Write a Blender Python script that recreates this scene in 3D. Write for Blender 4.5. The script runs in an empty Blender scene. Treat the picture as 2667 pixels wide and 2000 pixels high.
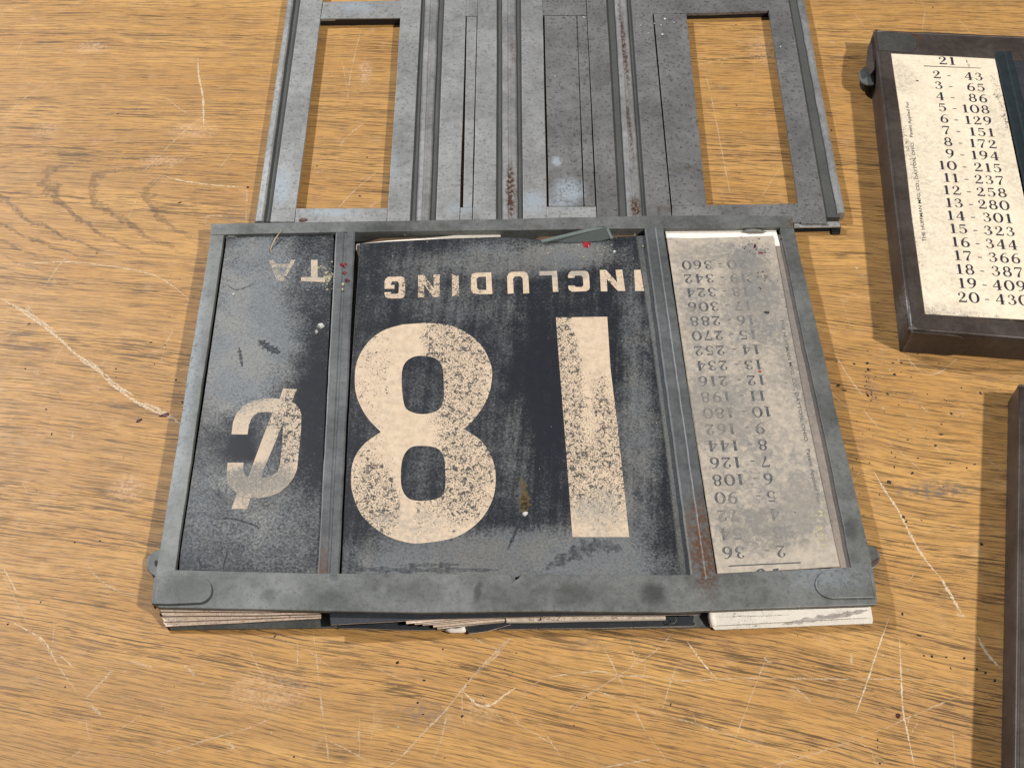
import bpy, bmesh, math, random
from mathutils import Vector, Matrix, Euler
from mathutils.geometry import tessellate_polygon
random.seed(7)
SC = bpy.context.scene
COL = SC.collection
# ------------------------------------------------------------------ camera
FPX = 3200.0; CX, CY = 1333.5, 1000.0            # photograph is 2667 x 2000
CAM_R = Euler((0.6193, -0.0226, -0.0239), 'XYZ').to_matrix()
CAM_T = Vector((-0.0188, -0.3497, 0.5117))
cam = bpy.data.objects.new('camera', bpy.data.cameras.new('camera'))
COL.objects.link(cam)
cam.matrix_world = Matrix.Translation(CAM_T) @ CAM_R.to_4x4()
cam.data.sensor_fit = 'HORIZONTAL'; cam.data.sensor_width = 36
cam.data.lens = FPX / 2667 * 36
cam.data.clip_start = 0.01; cam.data.clip_end = 20
cam.data.dof.use_dof = False
SC.camera = cam
# ------------------------------------------------------------------ world, lamps, exposure
w = bpy.data.worlds.new('World'); SC.world = w; w.use_nodes = True
bg = w.node_tree.nodes['Background']
bg.inputs[0].default_value = (0.92, 0.95, 1.0, 1); bg.inputs[1].default_value = 0.13
def lamp(name, loc, target, power, sx, sy, col):
    d = bpy.data.lights.new(name, 'AREA'); d.shape = 'RECTANGLE'; d.size = sx; d.size_y = sy
    d.energy = power; d.color = col
    o = bpy.data.objects.new(name, d); COL.objects.link(o)
    o.location = loc
    v = Vector(target) - Vector(loc)
    o.rotation_euler = v.to_track_quat('-Z', 'Y').to_euler()
lamp('ceiling_lamp', (1.25, -0.64, 1.55), (0.1, 0, 0), 43, 0.05, 0.09, (1.0, 0.95, 0.88))
lamp('ceiling_lamp', (-1.10, 0.85, 1.25), (-0.1, 0, 0), 33, 0.05, 0.09, (0.98, 0.98, 1.0))
SC.view_settings.view_transform = 'Standard'
SC.view_settings.look = 'None'
SC.view_settings.exposure = 0.0
SC.view_settings.gamma = 1.0

# ------------------------------------------------------------------ helpers: pixels to places
def P(x, y, z_mm):
    """the point z_mm above the table that the photograph shows at (x, y)"""
    d = CAM_R @ Vector(((x - CX) / FPX, -(y - CY) / FPX, -1))
    t = (z_mm / 1000.0 - CAM_T.z) / d.z
    return CAM_T + d * t
def empty(name, loc, label=None, cat=None, group=None):
    o = bpy.data.objects.new(name, None); COL.objects.link(o); o.location = loc
    o.empty_display_size = 0.01
    if label: tag(o, label, cat, group)
    return o
def tag(o, label=None, cat=None, group=None, kind=None):
    if label: o['label'] = label
    if cat: o['category'] = cat
    if group: o['group'] = group
    if kind: o['kind'] = kind
    return o
def origin_of(o):
    v = Vector((0, 0, 0))
    while o is not None:
        v += o.location; o = o.parent
    return v
def link_mesh(name, verts, faces, mats, parent=None, fmat=None, smooth=False, loc=None, bevel=0.0, uvs=None):
    """verts in world space; the object sits under parent, at loc (or the centre of its base)"""
    if loc is None:
        n = len(verts)
        loc = Vector((sum(v[0] for v in verts) / n, sum(v[1] for v in verts) / n, min(v[2] for v in verts)))
    loc = Vector(loc)
    me = bpy.data.meshes.new(name)
    me.from_pydata([tuple(Vector(v) - loc) for v in verts], [], faces)
    if not isinstance(mats, (list, tuple)): mats = [mats]
    for m in mats: me.materials.append(m)
    if fmat:
        for p, k in zip(me.polygons, fmat): p.material_index = k
    bm = bmesh.new(); bm.from_mesh(me)
    bmesh.ops.recalc_face_normals(bm, faces=bm.faces); bm.to_mesh(me); bm.free()
    if smooth:
        for p in me.polygons: p.use_smooth = True
    o = bpy.data.objects.new(name, me); COL.objects.link(o)
    if parent is not None:
        o.parent = parent; o.location = loc - origin_of(parent)
    else: o.location = loc
    if bevel:
        b = o.modifiers.new('bevel', 'BEVEL'); b.width = bevel / 1000; b.segments = 2
        b.limit_method = 'ANGLE'; b.angle_limit = math.radians(40)
    return o
def catmull(pts, n=6, closed=False):
    out = []; m = len(pts)
    rng = range(m) if closed else range(m - 1)
    for i in rng:
        p0 = pts[(i - 1) % m] if closed or i > 0 else pts[0]
        p1 = pts[i % m]; p2 = pts[(i + 1) % m]
        p3 = pts[(i + 2) % m] if closed or i + 2 < m else pts[-1]
        for k in range(n):
            t = k / n
            out.append(tuple(0.5 * (2 * b + (c - a) * t + (2 * a - 5 * b + 4 * c - d) * t * t + (3 * b - a - 3 * c + d) * t ** 3)
                             for a, b, c, d in zip(p0, p1, p2, p3)))
    if not closed: out.append(tuple(pts[-1]))
    return out
def rough_poly(pts, step=45, amp=1.0):
    """cut each edge of a pixel outline into short runs that wander a little, as worn sheet and card do"""
    out = []
    for i, a in enumerate(pts):
        b = pts[(i + 1) % len(pts)]
        L = math.hypot(b[0] - a[0], b[1] - a[1]); n = max(1, int(L / step))
        nx, ny = (-(b[1] - a[1]) / (L or 1), (b[0] - a[0]) / (L or 1))
        ph = random.uniform(0, 6)
        for k in range(n):
            t = k / n
            j = 0 if k == 0 else amp * (0.5 * math.sin(ph + t * L / 90) + random.uniform(-.6, .6))
            out.append((a[0] + (b[0] - a[0]) * t + nx * j, a[1] + (b[1] - a[1]) * t + ny * j))
    return out
def prism(name, pts, z0, z1, mats, parent=None, holes=(), bevel=0.25, amp=0.0, step=45, loc=None, side=0, warp=None):
    """flat piece traced at its top z1 and let down to z0 (mm)"""
    if amp: pts = rough_poly(pts, step, amp)
    loops = [list(pts)] + [list(h) for h in holes]
    flat = [p for l in loops for p in l]
    top = [P(x, y, z1) for x, y in flat]
    if warp: top = [v + Vector((0, 0, warp(x, y) / 1000)) for v, (x, y) in zip(top, flat)]
    bot = [Vector((v.x, v.y, v.z - (z1 - z0) / 1000)) for v in top]
    tri = tessellate_polygon([[Vector((P(x, y, z1).x, P(x, y, z1).y, 0)) for x, y in l] for l in loops])
    n = len(flat); faces = []; fm = []
    if holes or len(pts) > 4:
        if not holes:
            faces += [tuple(range(n)), tuple(range(2 * n - 1, n - 1, -1))]; fm += [0, 0]
        else:
            for t in tri: faces.append(tuple(t)); fm.append(0)
            for t in tri: faces.append(tuple(i + n for i in reversed(t))); fm.append(0)
    else:
        faces += [tuple(range(n)), tuple(range(2 * n - 1, n - 1, -1))]; fm += [0, 0]
    s = 0
    for l in loops:
        m = len(l)
        for i in range(m):
            a, b = s + i, s + (i + 1) % m
            faces.append((a, b, b + n, a + n)); fm.append(side)
        s += m
    return link_mesh(name, top + bot, faces, mats, parent, fm, bevel=bevel, loc=loc)
def sheet(name, pts, z, mat, parent=None, holes=()):
    """print: a face with no thickness of its own, z mm above the table"""
    loops = [list(pts)] + [list(h) for h in holes]
    flat = [p for l in loops for p in l]
    vs = [P(x, y, z) for x, y in flat]
    tri = tessellate_polygon([[Vector((P(x, y, z).x, P(x, y, z).y, 0)) for x, y in l] for l in loops])
    return link_mesh(name, vs, [tuple(t) for t in tri], mat, parent)
def ribbon(name, a0, a1, b0, b1, prof, zref, mat, parent=None, n=14, jit=0.0, smooth=False, mids=None, bevel=0.0):
    """a rolled strip: from the edge a0-a1 to the edge b0-b1 (pixels at height zref), cross-section prof = [(t, z mm)]"""
    verts = []; m = len(prof)
    for i in range(n + 1):
        s = i / n
        l = (a0[0] + (b0[0] - a0[0]) * s, a0[1] + (b0[1] - a0[1]) * s)
        r = (a1[0] + (b1[0] - a1[0]) * s, a1[1] + (b1[1] - a1[1]) * s)
        j = [random.uniform(-jit, jit) for _ in range(2)] if 0 < i < n else (0, 0)
        L = P(l[0] + j[0], l[1], zref); R = P(r[0] + j[1], r[1], zref)
        for t, z in prof:
            v = L.lerp(R, t); verts.append(Vector((v.x, v.y, z / 1000)))
    faces = []
    for i in range(n):
        for k in range(m - 1):
            q = i * m + k
            faces.append((q, q + 1, q + m + 1, q + m))
        faces.append((i * m + m - 1, i * m, (i + 1) * m, (i + 1) * m + m - 1))
    faces.append(tuple(range(m))); faces.append(tuple(range(n * m, n * m + m)))
    return link_mesh(name, verts, faces, mat, parent, smooth=smooth, bevel=bevel)

# ------------------------------------------------------------------ helpers: node materials
class NB:
    def __init__(s, name):
        s.m = bpy.data.materials.new(name); s.m.use_nodes = True
        s.t = s.m.node_tree; s.t.nodes.clear()
        s.out = s.t.nodes.new('ShaderNodeOutputMaterial')
        g = s.t.nodes.new('ShaderNodeNewGeometry')
        v = s.t.nodes.new('ShaderNodeVectorMath'); v.operation = 'SCALE'; v.inputs[3].default_value = 1000
        s.t.links.new(g.outputs['Position'], v.inputs[0]); s.co = v.outputs[0]      # millimetres
    def set(s, i, v):
        if isinstance(v, bpy.types.NodeSocket): s.t.links.new(v, i)
        elif v is not None:
            if hasattr(i.default_value, '__len__') and not hasattr(v, '__len__'): v = (v,) * len(i.default_value)
            if hasattr(v, '__len__') and len(i.default_value) == 4 and len(v) == 3: v = tuple(v) + (1,)
            i.default_value = v
    def math(s, op, a, b=None, c=None, clamp=False):
        n = s.t.nodes.new('ShaderNodeMath'); n.operation = op; n.use_clamp = clamp
        s.set(n.inputs[0], a)
        if b is not None: s.set(n.inputs[1], b)
        if c is not None: s.set(n.inputs[2], c)
        return n.outputs[0]
    def mul(s, a, b): return s.math('MULTIPLY', a, b)
    def add(s, a, b): return s.math('ADD', a, b)
    def step(s, v, lo, hi):
        n = s.t.nodes.new('ShaderNodeMapRange'); n.interpolation_type = 'SMOOTHSTEP'
        s.set(n.inputs[0], v); s.set(n.inputs[1], lo); s.set(n.inputs[2], hi); n.inputs[3].default_value = 0; n.inputs[4].default_value = 1
        return n.outputs[0]
    def xyz(s, v):
        n = s.t.nodes.new('ShaderNodeSeparateXYZ'); s.t.links.new(v, n.inputs[0]); return n.outputs
    def vec(s, x, y, z=0.0):
        n = s.t.nodes.new('ShaderNodeCombineXYZ'); s.set(n.inputs[0], x); s.set(n.inputs[1], y); s.set(n.inputs[2], z); return n.outputs[0]
    def vadd(s, a, b):
        n = s.t.nodes.new('ShaderNodeVectorMath'); n.operation = 'ADD'; s.set(n.inputs[0], a); s.set(n.inputs[1], b); return n.outputs[0]
    def vscale(s, a, k):
        n = s.t.nodes.new('ShaderNodeVectorMath'); n.operation = 'SCALE'; s.set(n.inputs[0], a); s.set(n.inputs[3], k); return n.outputs[0]
    def noise(s, vec=None, scale=1.0, detail=3, rough=0.55, dist=0.0, color=False, off=None):
        v = vec if vec is not None else s.co
        if off: v = s.vadd(v, off)
        n = s.t.nodes.new('ShaderNodeTexNoise')
        s.t.links.new(v, n.inputs['Vector']); n.inputs['Scale'].default_value = scale
        n.inputs['Detail'].default_value = detail; n.inputs['Roughness'].default_value = rough; n.inputs['Distortion'].default_value = dist
        return n.outputs['Color' if color else 'Fac']
    def mix(s, f, a, b):
        n = s.t.nodes.new('ShaderNodeMix'); n.data_type = 'RGBA'; n.clamp_factor = True
        s.set(n.inputs[0], f); s.set(n.inputs[6], a); s.set(n.inputs[7], b); return n.outputs[2]
    def cmul(s, a, f):
        n = s.t.nodes.new('ShaderNodeVectorMath'); n.operation = 'SCALE'; s.set(n.inputs[0], a); s.set(n.inputs[3], f); return n.outputs[0]
    def blobs(s, items, z, warp=2.0, wscale=0.12):
        """soft patches [(x, y, rx, ry, amount)] given in photo pixels at height z mm"""
        wv = s.vscale(s.vadd(s.noise(scale=wscale, detail=3, color=True), (-.5, -.5, -.5)), warp * 2)
        co = s.vadd(s.co, wv); tot = None
        for it in items:
            x, y, rx, ry, a = it[:5]
            c = P(x, y, z) * 1000
            ex = (P(x + rx, y, z) * 1000 - c).length; ey = (P(x, y + ry, z) * 1000 - c).length
            mp = s.t.nodes.new('ShaderNodeMapping'); mp.vector_type = 'TEXTURE'
            s.t.links.new(co, mp.inputs[0]); mp.inputs[1].default_value = (c.x, c.y, c.z); mp.inputs[3].default_value = (ex, ey, 400)
            if len(it) > 5: mp.inputs[2].default_value = (0, 0, math.radians(it[5]))
            g = s.t.nodes.new('ShaderNodeTexGradient'); g.gradient_type = 'SPHERICAL'
            s.t.links.new(mp.outputs[0], g.inputs[0])
            v = s.mul(s.step(g.outputs['Fac'], 0.0, 0.75), a)
            tot = v if tot is None else s.add(tot, v)
        return tot
    def finish(s, color, rough=0.6, metallic=0.0, height=None, bump=0.3, dist=0.0002, alpha=None, spec=0.4):
        b = s.t.nodes.new('ShaderNodeBsdfPrincipled')
        s.set(b.inputs['Base Color'], color); s.set(b.inputs['Roughness'], rough); s.set(b.inputs['Metallic'], metallic)
        s.set(b.inputs['Specular IOR Level'], spec)
        if height is not None:
            n = s.t.nodes.new('ShaderNodeBump'); n.inputs['Strength'].default_value = bump; n.inputs['Distance'].default_value = dist
            s.t.links.new(height, n.inputs['Height']); s.t.links.new(n.outputs[0], b.inputs['Normal'])
        if alpha is not None: s.set(b.inputs['Alpha'], alpha)
        s.t.links.new(b.outputs[0], s.out.inputs[0])
        return s.m

def metal(name, dark, light, spots=0.3, rust=0.0, rust_blobs=None, z=5, pale_blobs=None, seed=0, metallic=0.25, rough=0.5, grain=1.0,
          dark_blobs=None):
    n = NB(name); o = (seed * 37.0, seed * 11.0, 0)
    big = n.noise(scale=0.035, detail=4, off=o); fine = n.noise(scale=1.5, detail=4, rough=.65, off=o); mid = n.noise(scale=0.22, detail=5, rough=.65, off=o)
    f = n.add(n.mul(n.step(big, .3, .7), .68), n.mul(n.step(mid, .3, .7), .32))
    c = n.mix(f, dark, light)
    c = n.cmul(c, n.add(1 - .34 * grain, n.mul(fine, .68 * grain)))
    sp = n.step(n.noise(scale=0.5, detail=4, rough=.62, off=(o[0] + 9, o[1], 0)), .54, .64)
    c = n.mix(n.mul(sp, spots * .8), c, tuple(v * .45 for v in dark))
    if dark_blobs: c = n.mix(n.blobs(dark_blobs, z, 1.5, .3), c, tuple(v * .5 for v in dark))
    if pale_blobs:
        pm = n.mul(n.blobs(pale_blobs, z, 2.5, .35), n.step(n.noise(scale=0.5, detail=6, rough=.7), .38, .52))
        c = n.mix(pm, c, (0.36, 0.41, 0.45))
    if rust or rust_blobs:
        rn = n.noise(scale=0.16, detail=7, rough=.72, off=(o[0], o[1] + 71, 0))
        rm = n.mul(n.step(rn, .58, .72), rust)
        if rust_blobs: rm = n.add(rm, n.mul(n.blobs(rust_blobs, z, 1.5, .4), n.step(n.noise(scale=.5, detail=5), .35, .6)))
        rc = n.mix(n.noise(scale=.6, detail=4), (0.060, 0.040, 0.030), (0.165, 0.080, 0.042))
        c = n.mix(rm, c, rc)
    return n.finish(c, n.add(rough, n.mul(mid, .22)), metallic, n.add(n.mul(fine, .8), n.mul(mid, .4)), .35, .00012)

M_frame = metal('dusty_sheet_metal', (.090, .095, .090), (.205, .212, .205), .35, .25, seed=1, z=10, metallic=.35, rough=.38,
                rust_blobs=[(1830, 1420, 60, 190, 1.0), (2060, 580, 14, 20, .8)],
                pale_blobs=[(470, 1000, 60, 500, .4), (2150, 1500, 160, 60, .3)],
                dark_blobs=[(1090, 1540, 90, 50, .35), (1500, 1550, 95, 45, .5), (1700, 1545, 55, 42, .8), (700, 1550, 30, 26, .45),
                            (860, 1560, 60, 30, .4), (1245, 1540, 14, 40, .7, -12), (2215, 1380, 25, 40, .6), (480, 1530, 80, 60, .35),
                            (1010, 600, 90, 20, .5)])
M_edge = metal('worn_divider_metal', (.07, .075, .077), (.165, .175, .178), .25, .25, seed=2, z=10, metallic=.3, rough=.40,
               rust_blobs=[(1830, 1420, 60, 190, 1.1), (840, 1480, 22, 110, .8)])
M_back = metal('mottled_sheet_metal', (.235, .237, .232), (.39, .395, .39), .65, .22, seed=3, z=5, metallic=.4, rough=.36,  # lighter than M_back_dark: gloss on the left half put into the colour
               rust_blobs=[(1330, 520, 14, 90, 1.0), (1660, 550, 40, 30, .9), (1322, 440, 8, 80, .8), (1700, 560, 60, 22, .5)],
               pale_blobs=[(1390, 530, 50, 40, 1.3), (1480, 500, 60, 60, 1.2), (1580, 530, 40, 60, 1.0), (735, 490, 30, 70, 1.0),
                           (1450, 421, 18, 18, 1.4), (1020, 430, 22, 60, .6), (860, 556, 90, 14, .9), (930, 20, 70, 24, .8),
                           (1200, 545, 60, 26, .7), (2085, 430, 26, 40, .6)])
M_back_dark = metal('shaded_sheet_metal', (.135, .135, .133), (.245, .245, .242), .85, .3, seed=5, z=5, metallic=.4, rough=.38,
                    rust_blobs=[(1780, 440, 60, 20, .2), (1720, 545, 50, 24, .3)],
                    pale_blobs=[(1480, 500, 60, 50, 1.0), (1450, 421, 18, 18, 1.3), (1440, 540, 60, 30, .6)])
M_rail = metal('rusted_rail_metal', (.22, .22, .22), (.43, .43, .42), .4, .6, seed=4, z=6, metallic=.5, rough=.32,  # base lightened to paint the highlights along the rails
               rust_blobs=[(1330, 500, 18, 110, 1.3), (1335, 130, 10, 60, .6), (1625, 120, 9, 200, 1.0), (1655, 540, 22, 40, 1.2), (1640, 330, 6, 160, .9)])
M_groove = metal('groove_metal', (.058, .061, .057), (.082, .085, .080), .25, .05, seed=6, z=2, metallic=.1, rough=.6)  # darker than the panels: shade of the recesses put into the colour
M_box = metal('brown_painted_metal', (.046, .034, .029), (.098, .080, .072), .3, .5, seed=7, z=12, metallic=.35, rough=.34, grain=.7,
              rust_blobs=[(2300, 90, 60, 14, 1.0), (2375, 110, 22, 34, .9), (2480, 85, 60, 10, .9), (2280, 110, 14, 60, .5), (2550, 850, 26, 12, .7)],
              pale_blobs=[(2345, 800, 14, 120, .25)])
M_box_tab = metal('greenish_worn_metal', (.052, .050, .047), (.10, .098, .092), .3, .5, seed=8, z=12, metallic=.3, rough=.4,
                  rust_blobs=[(2385, 110, 14, 34, 1.2), (2300, 92, 60, 16, 1.0)])
M_green = metal('black_green_paint', (.010, .016, .020), (.022, .032, .038), .2, .06, seed=9, z=12, metallic=.1, rough=.38, grain=.6)
M_rusty = metal('rusty_metal', (.08, .06, .05), (.15, .11, .09), .3, 1.0, seed=10, z=3)
M_black = NB('black_metal').finish((.008, .008, .009), .6)

# ---- table veneer
def table_mat():
    n = NB('oak_veneer'); x, y, z = n.xyz(n.co)
    wob = n.add(n.mul(n.noise(scale=.007, detail=2), 12), -6)
    y2 = n.add(y, wob)
    # growth rings: parabolas with their apex at the left, flattening to the right
    a = math.radians(-9); c0 = P(90, 452, 0) * 1000
    dx = n.add(x, -c0.x); dy = n.add(y, -c0.y)
    u = n.add(n.mul(dx, math.cos(a)), n.mul(dy, math.sin(a))); v = n.add(n.mul(dx, -math.sin(a)), n.mul(dy, math.cos(a)))
    vv = n.mul(v, v)
    vv = n.mul(vv, n.add(1, n.mul(n.math('GREATER_THAN', v, 0.0), 2.6)))
    R = n.add(u, n.mul(vv, -1 / 34.0))
    R = n.add(R, n.add(n.mul(n.noise(scale=.05, detail=5, rough=.65), 44), -22))
    ring = n.math('SINE', n.mul(R, 2 * math.pi / 30.0))
    ring = n.mul(n.mul(n.step(ring, .60, .98), n.step(n.noise(scale=.35, detail=4, rough=.7), .30, .55)), n.blobs([(250, 500, 400, 230, 1.0), (60, 600, 260, 200, .7), (400, 610, 260, 90, .5)], 0, 4, .05))
    # pores: long thin straight dashes along the grain
    g = n.add(y2, n.mul(x, n.add(.155, n.mul(y, -.00045))))
    band = n.step(n.noise(n.vec(n.mul(x, .018), g, 40), scale=.085, detail=4, rough=.6), .46, .66)
    p1 = n.noise(n.vec(n.mul(x, .034), g, 0), scale=1.0, detail=5, rough=.60)
    p2 = n.noise(n.vec(n.mul(x, .045), g, 5), scale=2.2, detail=3, rough=.6)
    p3 = n.noise(n.vec(n.mul(x, .030), g, 9), scale=.15, detail=3, rough=.5)
    p4 = n.noise(n.vec(n.mul(x, .03), g, 19), scale=3.0, detail=3, rough=.5)
    tone = n.step(n.noise(n.vec(n.mul(x, .25), g, 3), scale=.03, detail=3), .3, .7)
    light = n.mix(tone, (.445, .232, .068), (.565, .322, .106))
    light = n.mix(n.step(p3, .40, .64), light, (.42, .232, .080))
    light = n.mix(n.mul(n.step(p4, .42, .62), .50), light, (.33, .180, .068))
    pore = n.mul(n.step(p1, .505, .575), n.add(.44, n.mul(band, .50)))
    pore = n.add(pore, n.mul(n.step(p2, .54, .61), n.add(.42, n.mul(band, .35))))
    pore = n.add(pore, n.mul(ring, .44))
    pore = n.math('MINIMUM', pore, .93)
    hue = n.noise(n.vec(n.mul(x, .2), g, 3), scale=.5, detail=2)
    dk = n.mix(n.step(hue, .4, .6), (.088, .058, .024), (.104, .056, .030))
    c = n.mix(pore, light, dk)
    # scuffed, paler patches and grimy ones
    pale = n.mul(n.step(n.noise(scale=.09, detail=6, rough=.65), .54, .72), .20)
    c = n.mix(pale, c, (.60, .40, .235))
    fine = n.mul(n.step(n.noise(n.vec(n.mul(x, 1.0), n.mul(y, .5), 0), scale=1.1, detail=4, rough=.7), .62, .78), .22)
    c = n.mix(fine, c, (.62, .43, .27))
    grime = n.blobs([(2440, 1275, 150, 34, .8), (1100, 1860, 130, 45, .45), (2270, 1010, 26, 60, .3), (1530, 1680, 90, 24, .3), (620, 560, 60, 40, .3)], 0, 5, .15)
    c = n.mix(n.mul(grime, n.step(n.noise(scale=.35, detail=5), .36, .6)), c, (.14, .115, .10))
    dents = n.blobs([(240, 125, 60, 22, .4), (120, 340, 50, 30, .3), (500, 340, 90, 30, .35), (420, 420, 80, 20, .35), (1230, 300, 60, 120, .3),
                     (950, 190, 24, 50, .5), (2000, 130, 80, 60, .3), (700, 1800, 160, 80, .3), (1250, 1850, 60, 50, .3), (330, 1270, 60, 50, .4)], 0, 4, .2)
    c = n.mix(n.mul(dents, n.step(n.noise(scale=.5, detail=5, rough=.7), .40, .62)), c, (.66, .47, .33))
    h = n.add(n.mul(pore, -1.0), n.mul(n.noise(scale=1.5, detail=3), .3))
    return n.finish(c, n.add(.36, n.mul(n.noise(scale=.2, detail=5, rough=.65), .30)), 0, h, .35, .0001, spec=.32)
M_table = table_mat()

def scratch_mat(name='pale_scratch', lo=.28, al=.62, nl=.37):
    n = NB(name)
    a = n.step(n.noise(scale=.9, detail=5, rough=.75), nl, nl + .2)
    a = n.mul(a, n.step(n.noise(scale=.10, detail=2), lo, lo + .26))
    c = n.mix(n.noise(scale=.5, detail=3), (.66, .50, .30), (.74, .61, .46))
    return n.finish(c, .7, alpha=n.mul(a, al), spec=.2)
M_scratch = scratch_mat()
M_scratch2 = scratch_mat('deep_scratch', .04, .85, .35)

# ---- cards: paper or paint under a shared layer of dust, the dust lies over print and ground alike
def card_mat(name, base, base2, z, dust, dust_col, flecks=None, fleck_col=(.040, .040, .040), pattern=(.9, .47, .60), rough=.6, mottle=.3, solid=None,
             base_dust=.22, crisp=1.9, amount=.86, streak=0.0):
    n = NB(name)
    f1 = n.noise(scale=.25, detail=5, rough=.65); f2 = n.noise(scale=1.6, detail=3)
    c = n.mix(n.mul(n.step(f1, .35, .7), mottle), base, base2)
    if flecks:
        fm = n.blobs(flecks, z, 1.2, .25)
        sp = n.noise(scale=.52, detail=3, rough=.66, dist=.8)
        fm = n.math('MINIMUM', n.add(fm, n.mul(n.add(n.noise(scale=.12, detail=3, off=(50, 3, 0)), -.5), .6)), .92)
        th = n.math('SUBTRACT', .76, n.mul(fm, .25))
        c = n.mix(n.mul(n.step(sp, th, n.add(th, .05)), n.add(.70, n.mul(f2, .45))), c, fleck_col)
        sp2 = n.noise(scale=1.5, detail=2, rough=.5, dist=.3, off=(31, 7, 0))
        th2 = n.math('SUBTRACT', .76, n.mul(fm, .25))
        c = n.mix(n.mul(n.step(sp2, th2, n.add(th2, .05)), .85), c, fleck_col)
    dm = n.blobs(dust, z, 4.0, .10)
    dn = n.noise(scale=pattern[0], detail=4, rough=.72, dist=.5)
    lowf = n.noise(scale=.11, detail=4, rough=.6, off=(13, 5, 0))
    dv_ = n.add(n.add(dm, base_dust), n.add(n.mul(n.add(dn, -.5), crisp), n.mul(n.add(lowf, -.5), .9)))
    if streak:
        sx = n.xyz(n.co); dv_ = n.add(dv_, n.mul(n.add(n.noise(n.vec(n.add(n.mul(sx[0], .30), n.mul(sx[1], -.03)), n.mul(sx[1], .012), 0), scale=1.0, detail=4, rough=.6), -.5), streak))
    d = n.mul(n.mul(n.step(dv_, .12, 1.35), amount), n.add(.60, n.mul(n.step(dn, .34, .62), .42)))
    if solid: d = n.add(d, n.mul(n.blobs(solid, z, 4.0, .16), n.add(.05, n.mul(n.step(dn, .30, .66), .75))))
    d = n.math('MINIMUM', d, .93)
    dc = n.mix(n.step(n.noise(scale=.05, detail=3, off=(3, 90, 0)), .35, .65), dust_col, tuple(v * k for v, k in zip(dust_col, (.82, .88, .97))))
    c = n.mix(d, c, dc)
    c = n.cmul(c, n.add(.84, n.mul(f2, .32)))
    return n.finish(c, n.add(rough, n.mul(d, .25)), 0, n.add(n.mul(d, 1.0), n.mul(f2, .4)), .25, .00008, spec=.35)

NAVY, NAVY2 = (.0115, .0135, .0185), (.020, .022, .027)
CREAM, CREAM2 = (.61, .48, .345), (.55, .44, .325)
Z_CARD = 8.6
DUST_GLARE_L = [(650, 900, 190, 260, .95), (640, 700, 180, 130, .75), (600, 1300, 260, 230, .34), (760, 1400, 180, 200, .30), (820, 700, 70, 110, .25), (540, 1050, 90, 120, .45),  # the large upper patches are dust plus painted lamp glare
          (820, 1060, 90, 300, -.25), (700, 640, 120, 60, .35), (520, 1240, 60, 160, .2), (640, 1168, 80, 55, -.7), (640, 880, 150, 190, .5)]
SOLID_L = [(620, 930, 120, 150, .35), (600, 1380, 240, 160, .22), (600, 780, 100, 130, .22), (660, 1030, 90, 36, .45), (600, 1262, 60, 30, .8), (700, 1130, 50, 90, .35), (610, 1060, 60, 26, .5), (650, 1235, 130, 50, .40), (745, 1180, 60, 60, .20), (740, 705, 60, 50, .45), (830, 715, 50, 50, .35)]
DUST_C = [(1400, 1000, 120, 300, -.35), (1030, 900, 120, 120, -.2), (1100, 1480, 300, 150, 1.1), (1500, 1480, 320, 150, 1.25), (1330, 1430, 200, 90, .8), (1600, 1350, 160, 120, .7), (1660, 900, 60, 300, .5), (1300, 680, 260, 70, .8),
          (1500, 660, 160, 60, 1.0), (1080, 700, 120, 70, .4), (970, 950, 60, 300, .25), (1180, 790, 180, 90, .42), (1350, 1150, 60, 260, .3), (1180, 1100, 260, 330, .22),
          (1650, 1150, 90, 230, .75), (1330, 850, 90, 140, .25)]
SOLID_C = [(1560, 1470, 230, 110, .38), (1050, 1480, 160, 60, .30), (1330, 640, 180, 40, .38), (1500, 650, 110, 40, .4), (1640, 720, 40, 120, .22)]
FLECK_8 = [(1190, 980, 170, 300, .95), (1160, 870, 110, 70, .5), (970, 960, 110, 220, .62), (960, 1260, 110, 230, .85), (1220, 1230, 140, 200, .95), (1010, 1330, 150, 140, .45),
           (1130, 1330, 160, 130, .5), (1476, 1000, 60, 360, 1.25), (1590, 1150, 90, 280, .95), (1520, 1240, 130, 150, .85), (1560, 1350, 160, 120, .45), (1460, 860, 30, 90, .9), (1540, 950, 60, 200, .35),
           (1115, 745, 90, 80, .95), (1190, 745, 50, 80, 1.0), (1030, 750, 80, 80, .6), (1250, 740, 70, 90, .5), (1640, 730, 130, 70, .55), (1500, 735, 130, 70, .4), (1350, 735, 60, 60, .2),
           (1068, 880, 26, 120, -.8), (1062, 1120, 26, 150, -.9), (1062, 1330, 26, 150, -.7), (1545, 880, 40, 130, -.4)]
M_navy_l = card_mat('dusty_black_card', NAVY, NAVY2, Z_CARD, DUST_GLARE_L, (.235, .238, .230), solid=SOLID_L, base_dust=.30, rough=.45)
M_cream_l = card_mat('dusty_cream_print', CREAM2, (.50, .40, .30), Z_CARD, DUST_GLARE_L + [(690, 1250, 160, 60, .9)], (.19, .185, .17), solid=[(s[0], s[1], s[2], s[3], s[4] * .9) for s in SOLID_L],
                     flecks=[(760, 1120, 60, 160, 1.25), (690, 1090, 90, 60, .7), (770, 1040, 50, 60, 1.0), (660, 1300, 90, 60, .5), (700, 720, 200, 60, .8)], pattern=(.9, .5, .6))
M_navy_c = card_mat('worn_black_card', NAVY, NAVY2, Z_CARD, DUST_C, (.170, .170, .162), solid=SOLID_C, base_dust=.26, streak=1.1, rough=.45)
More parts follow.
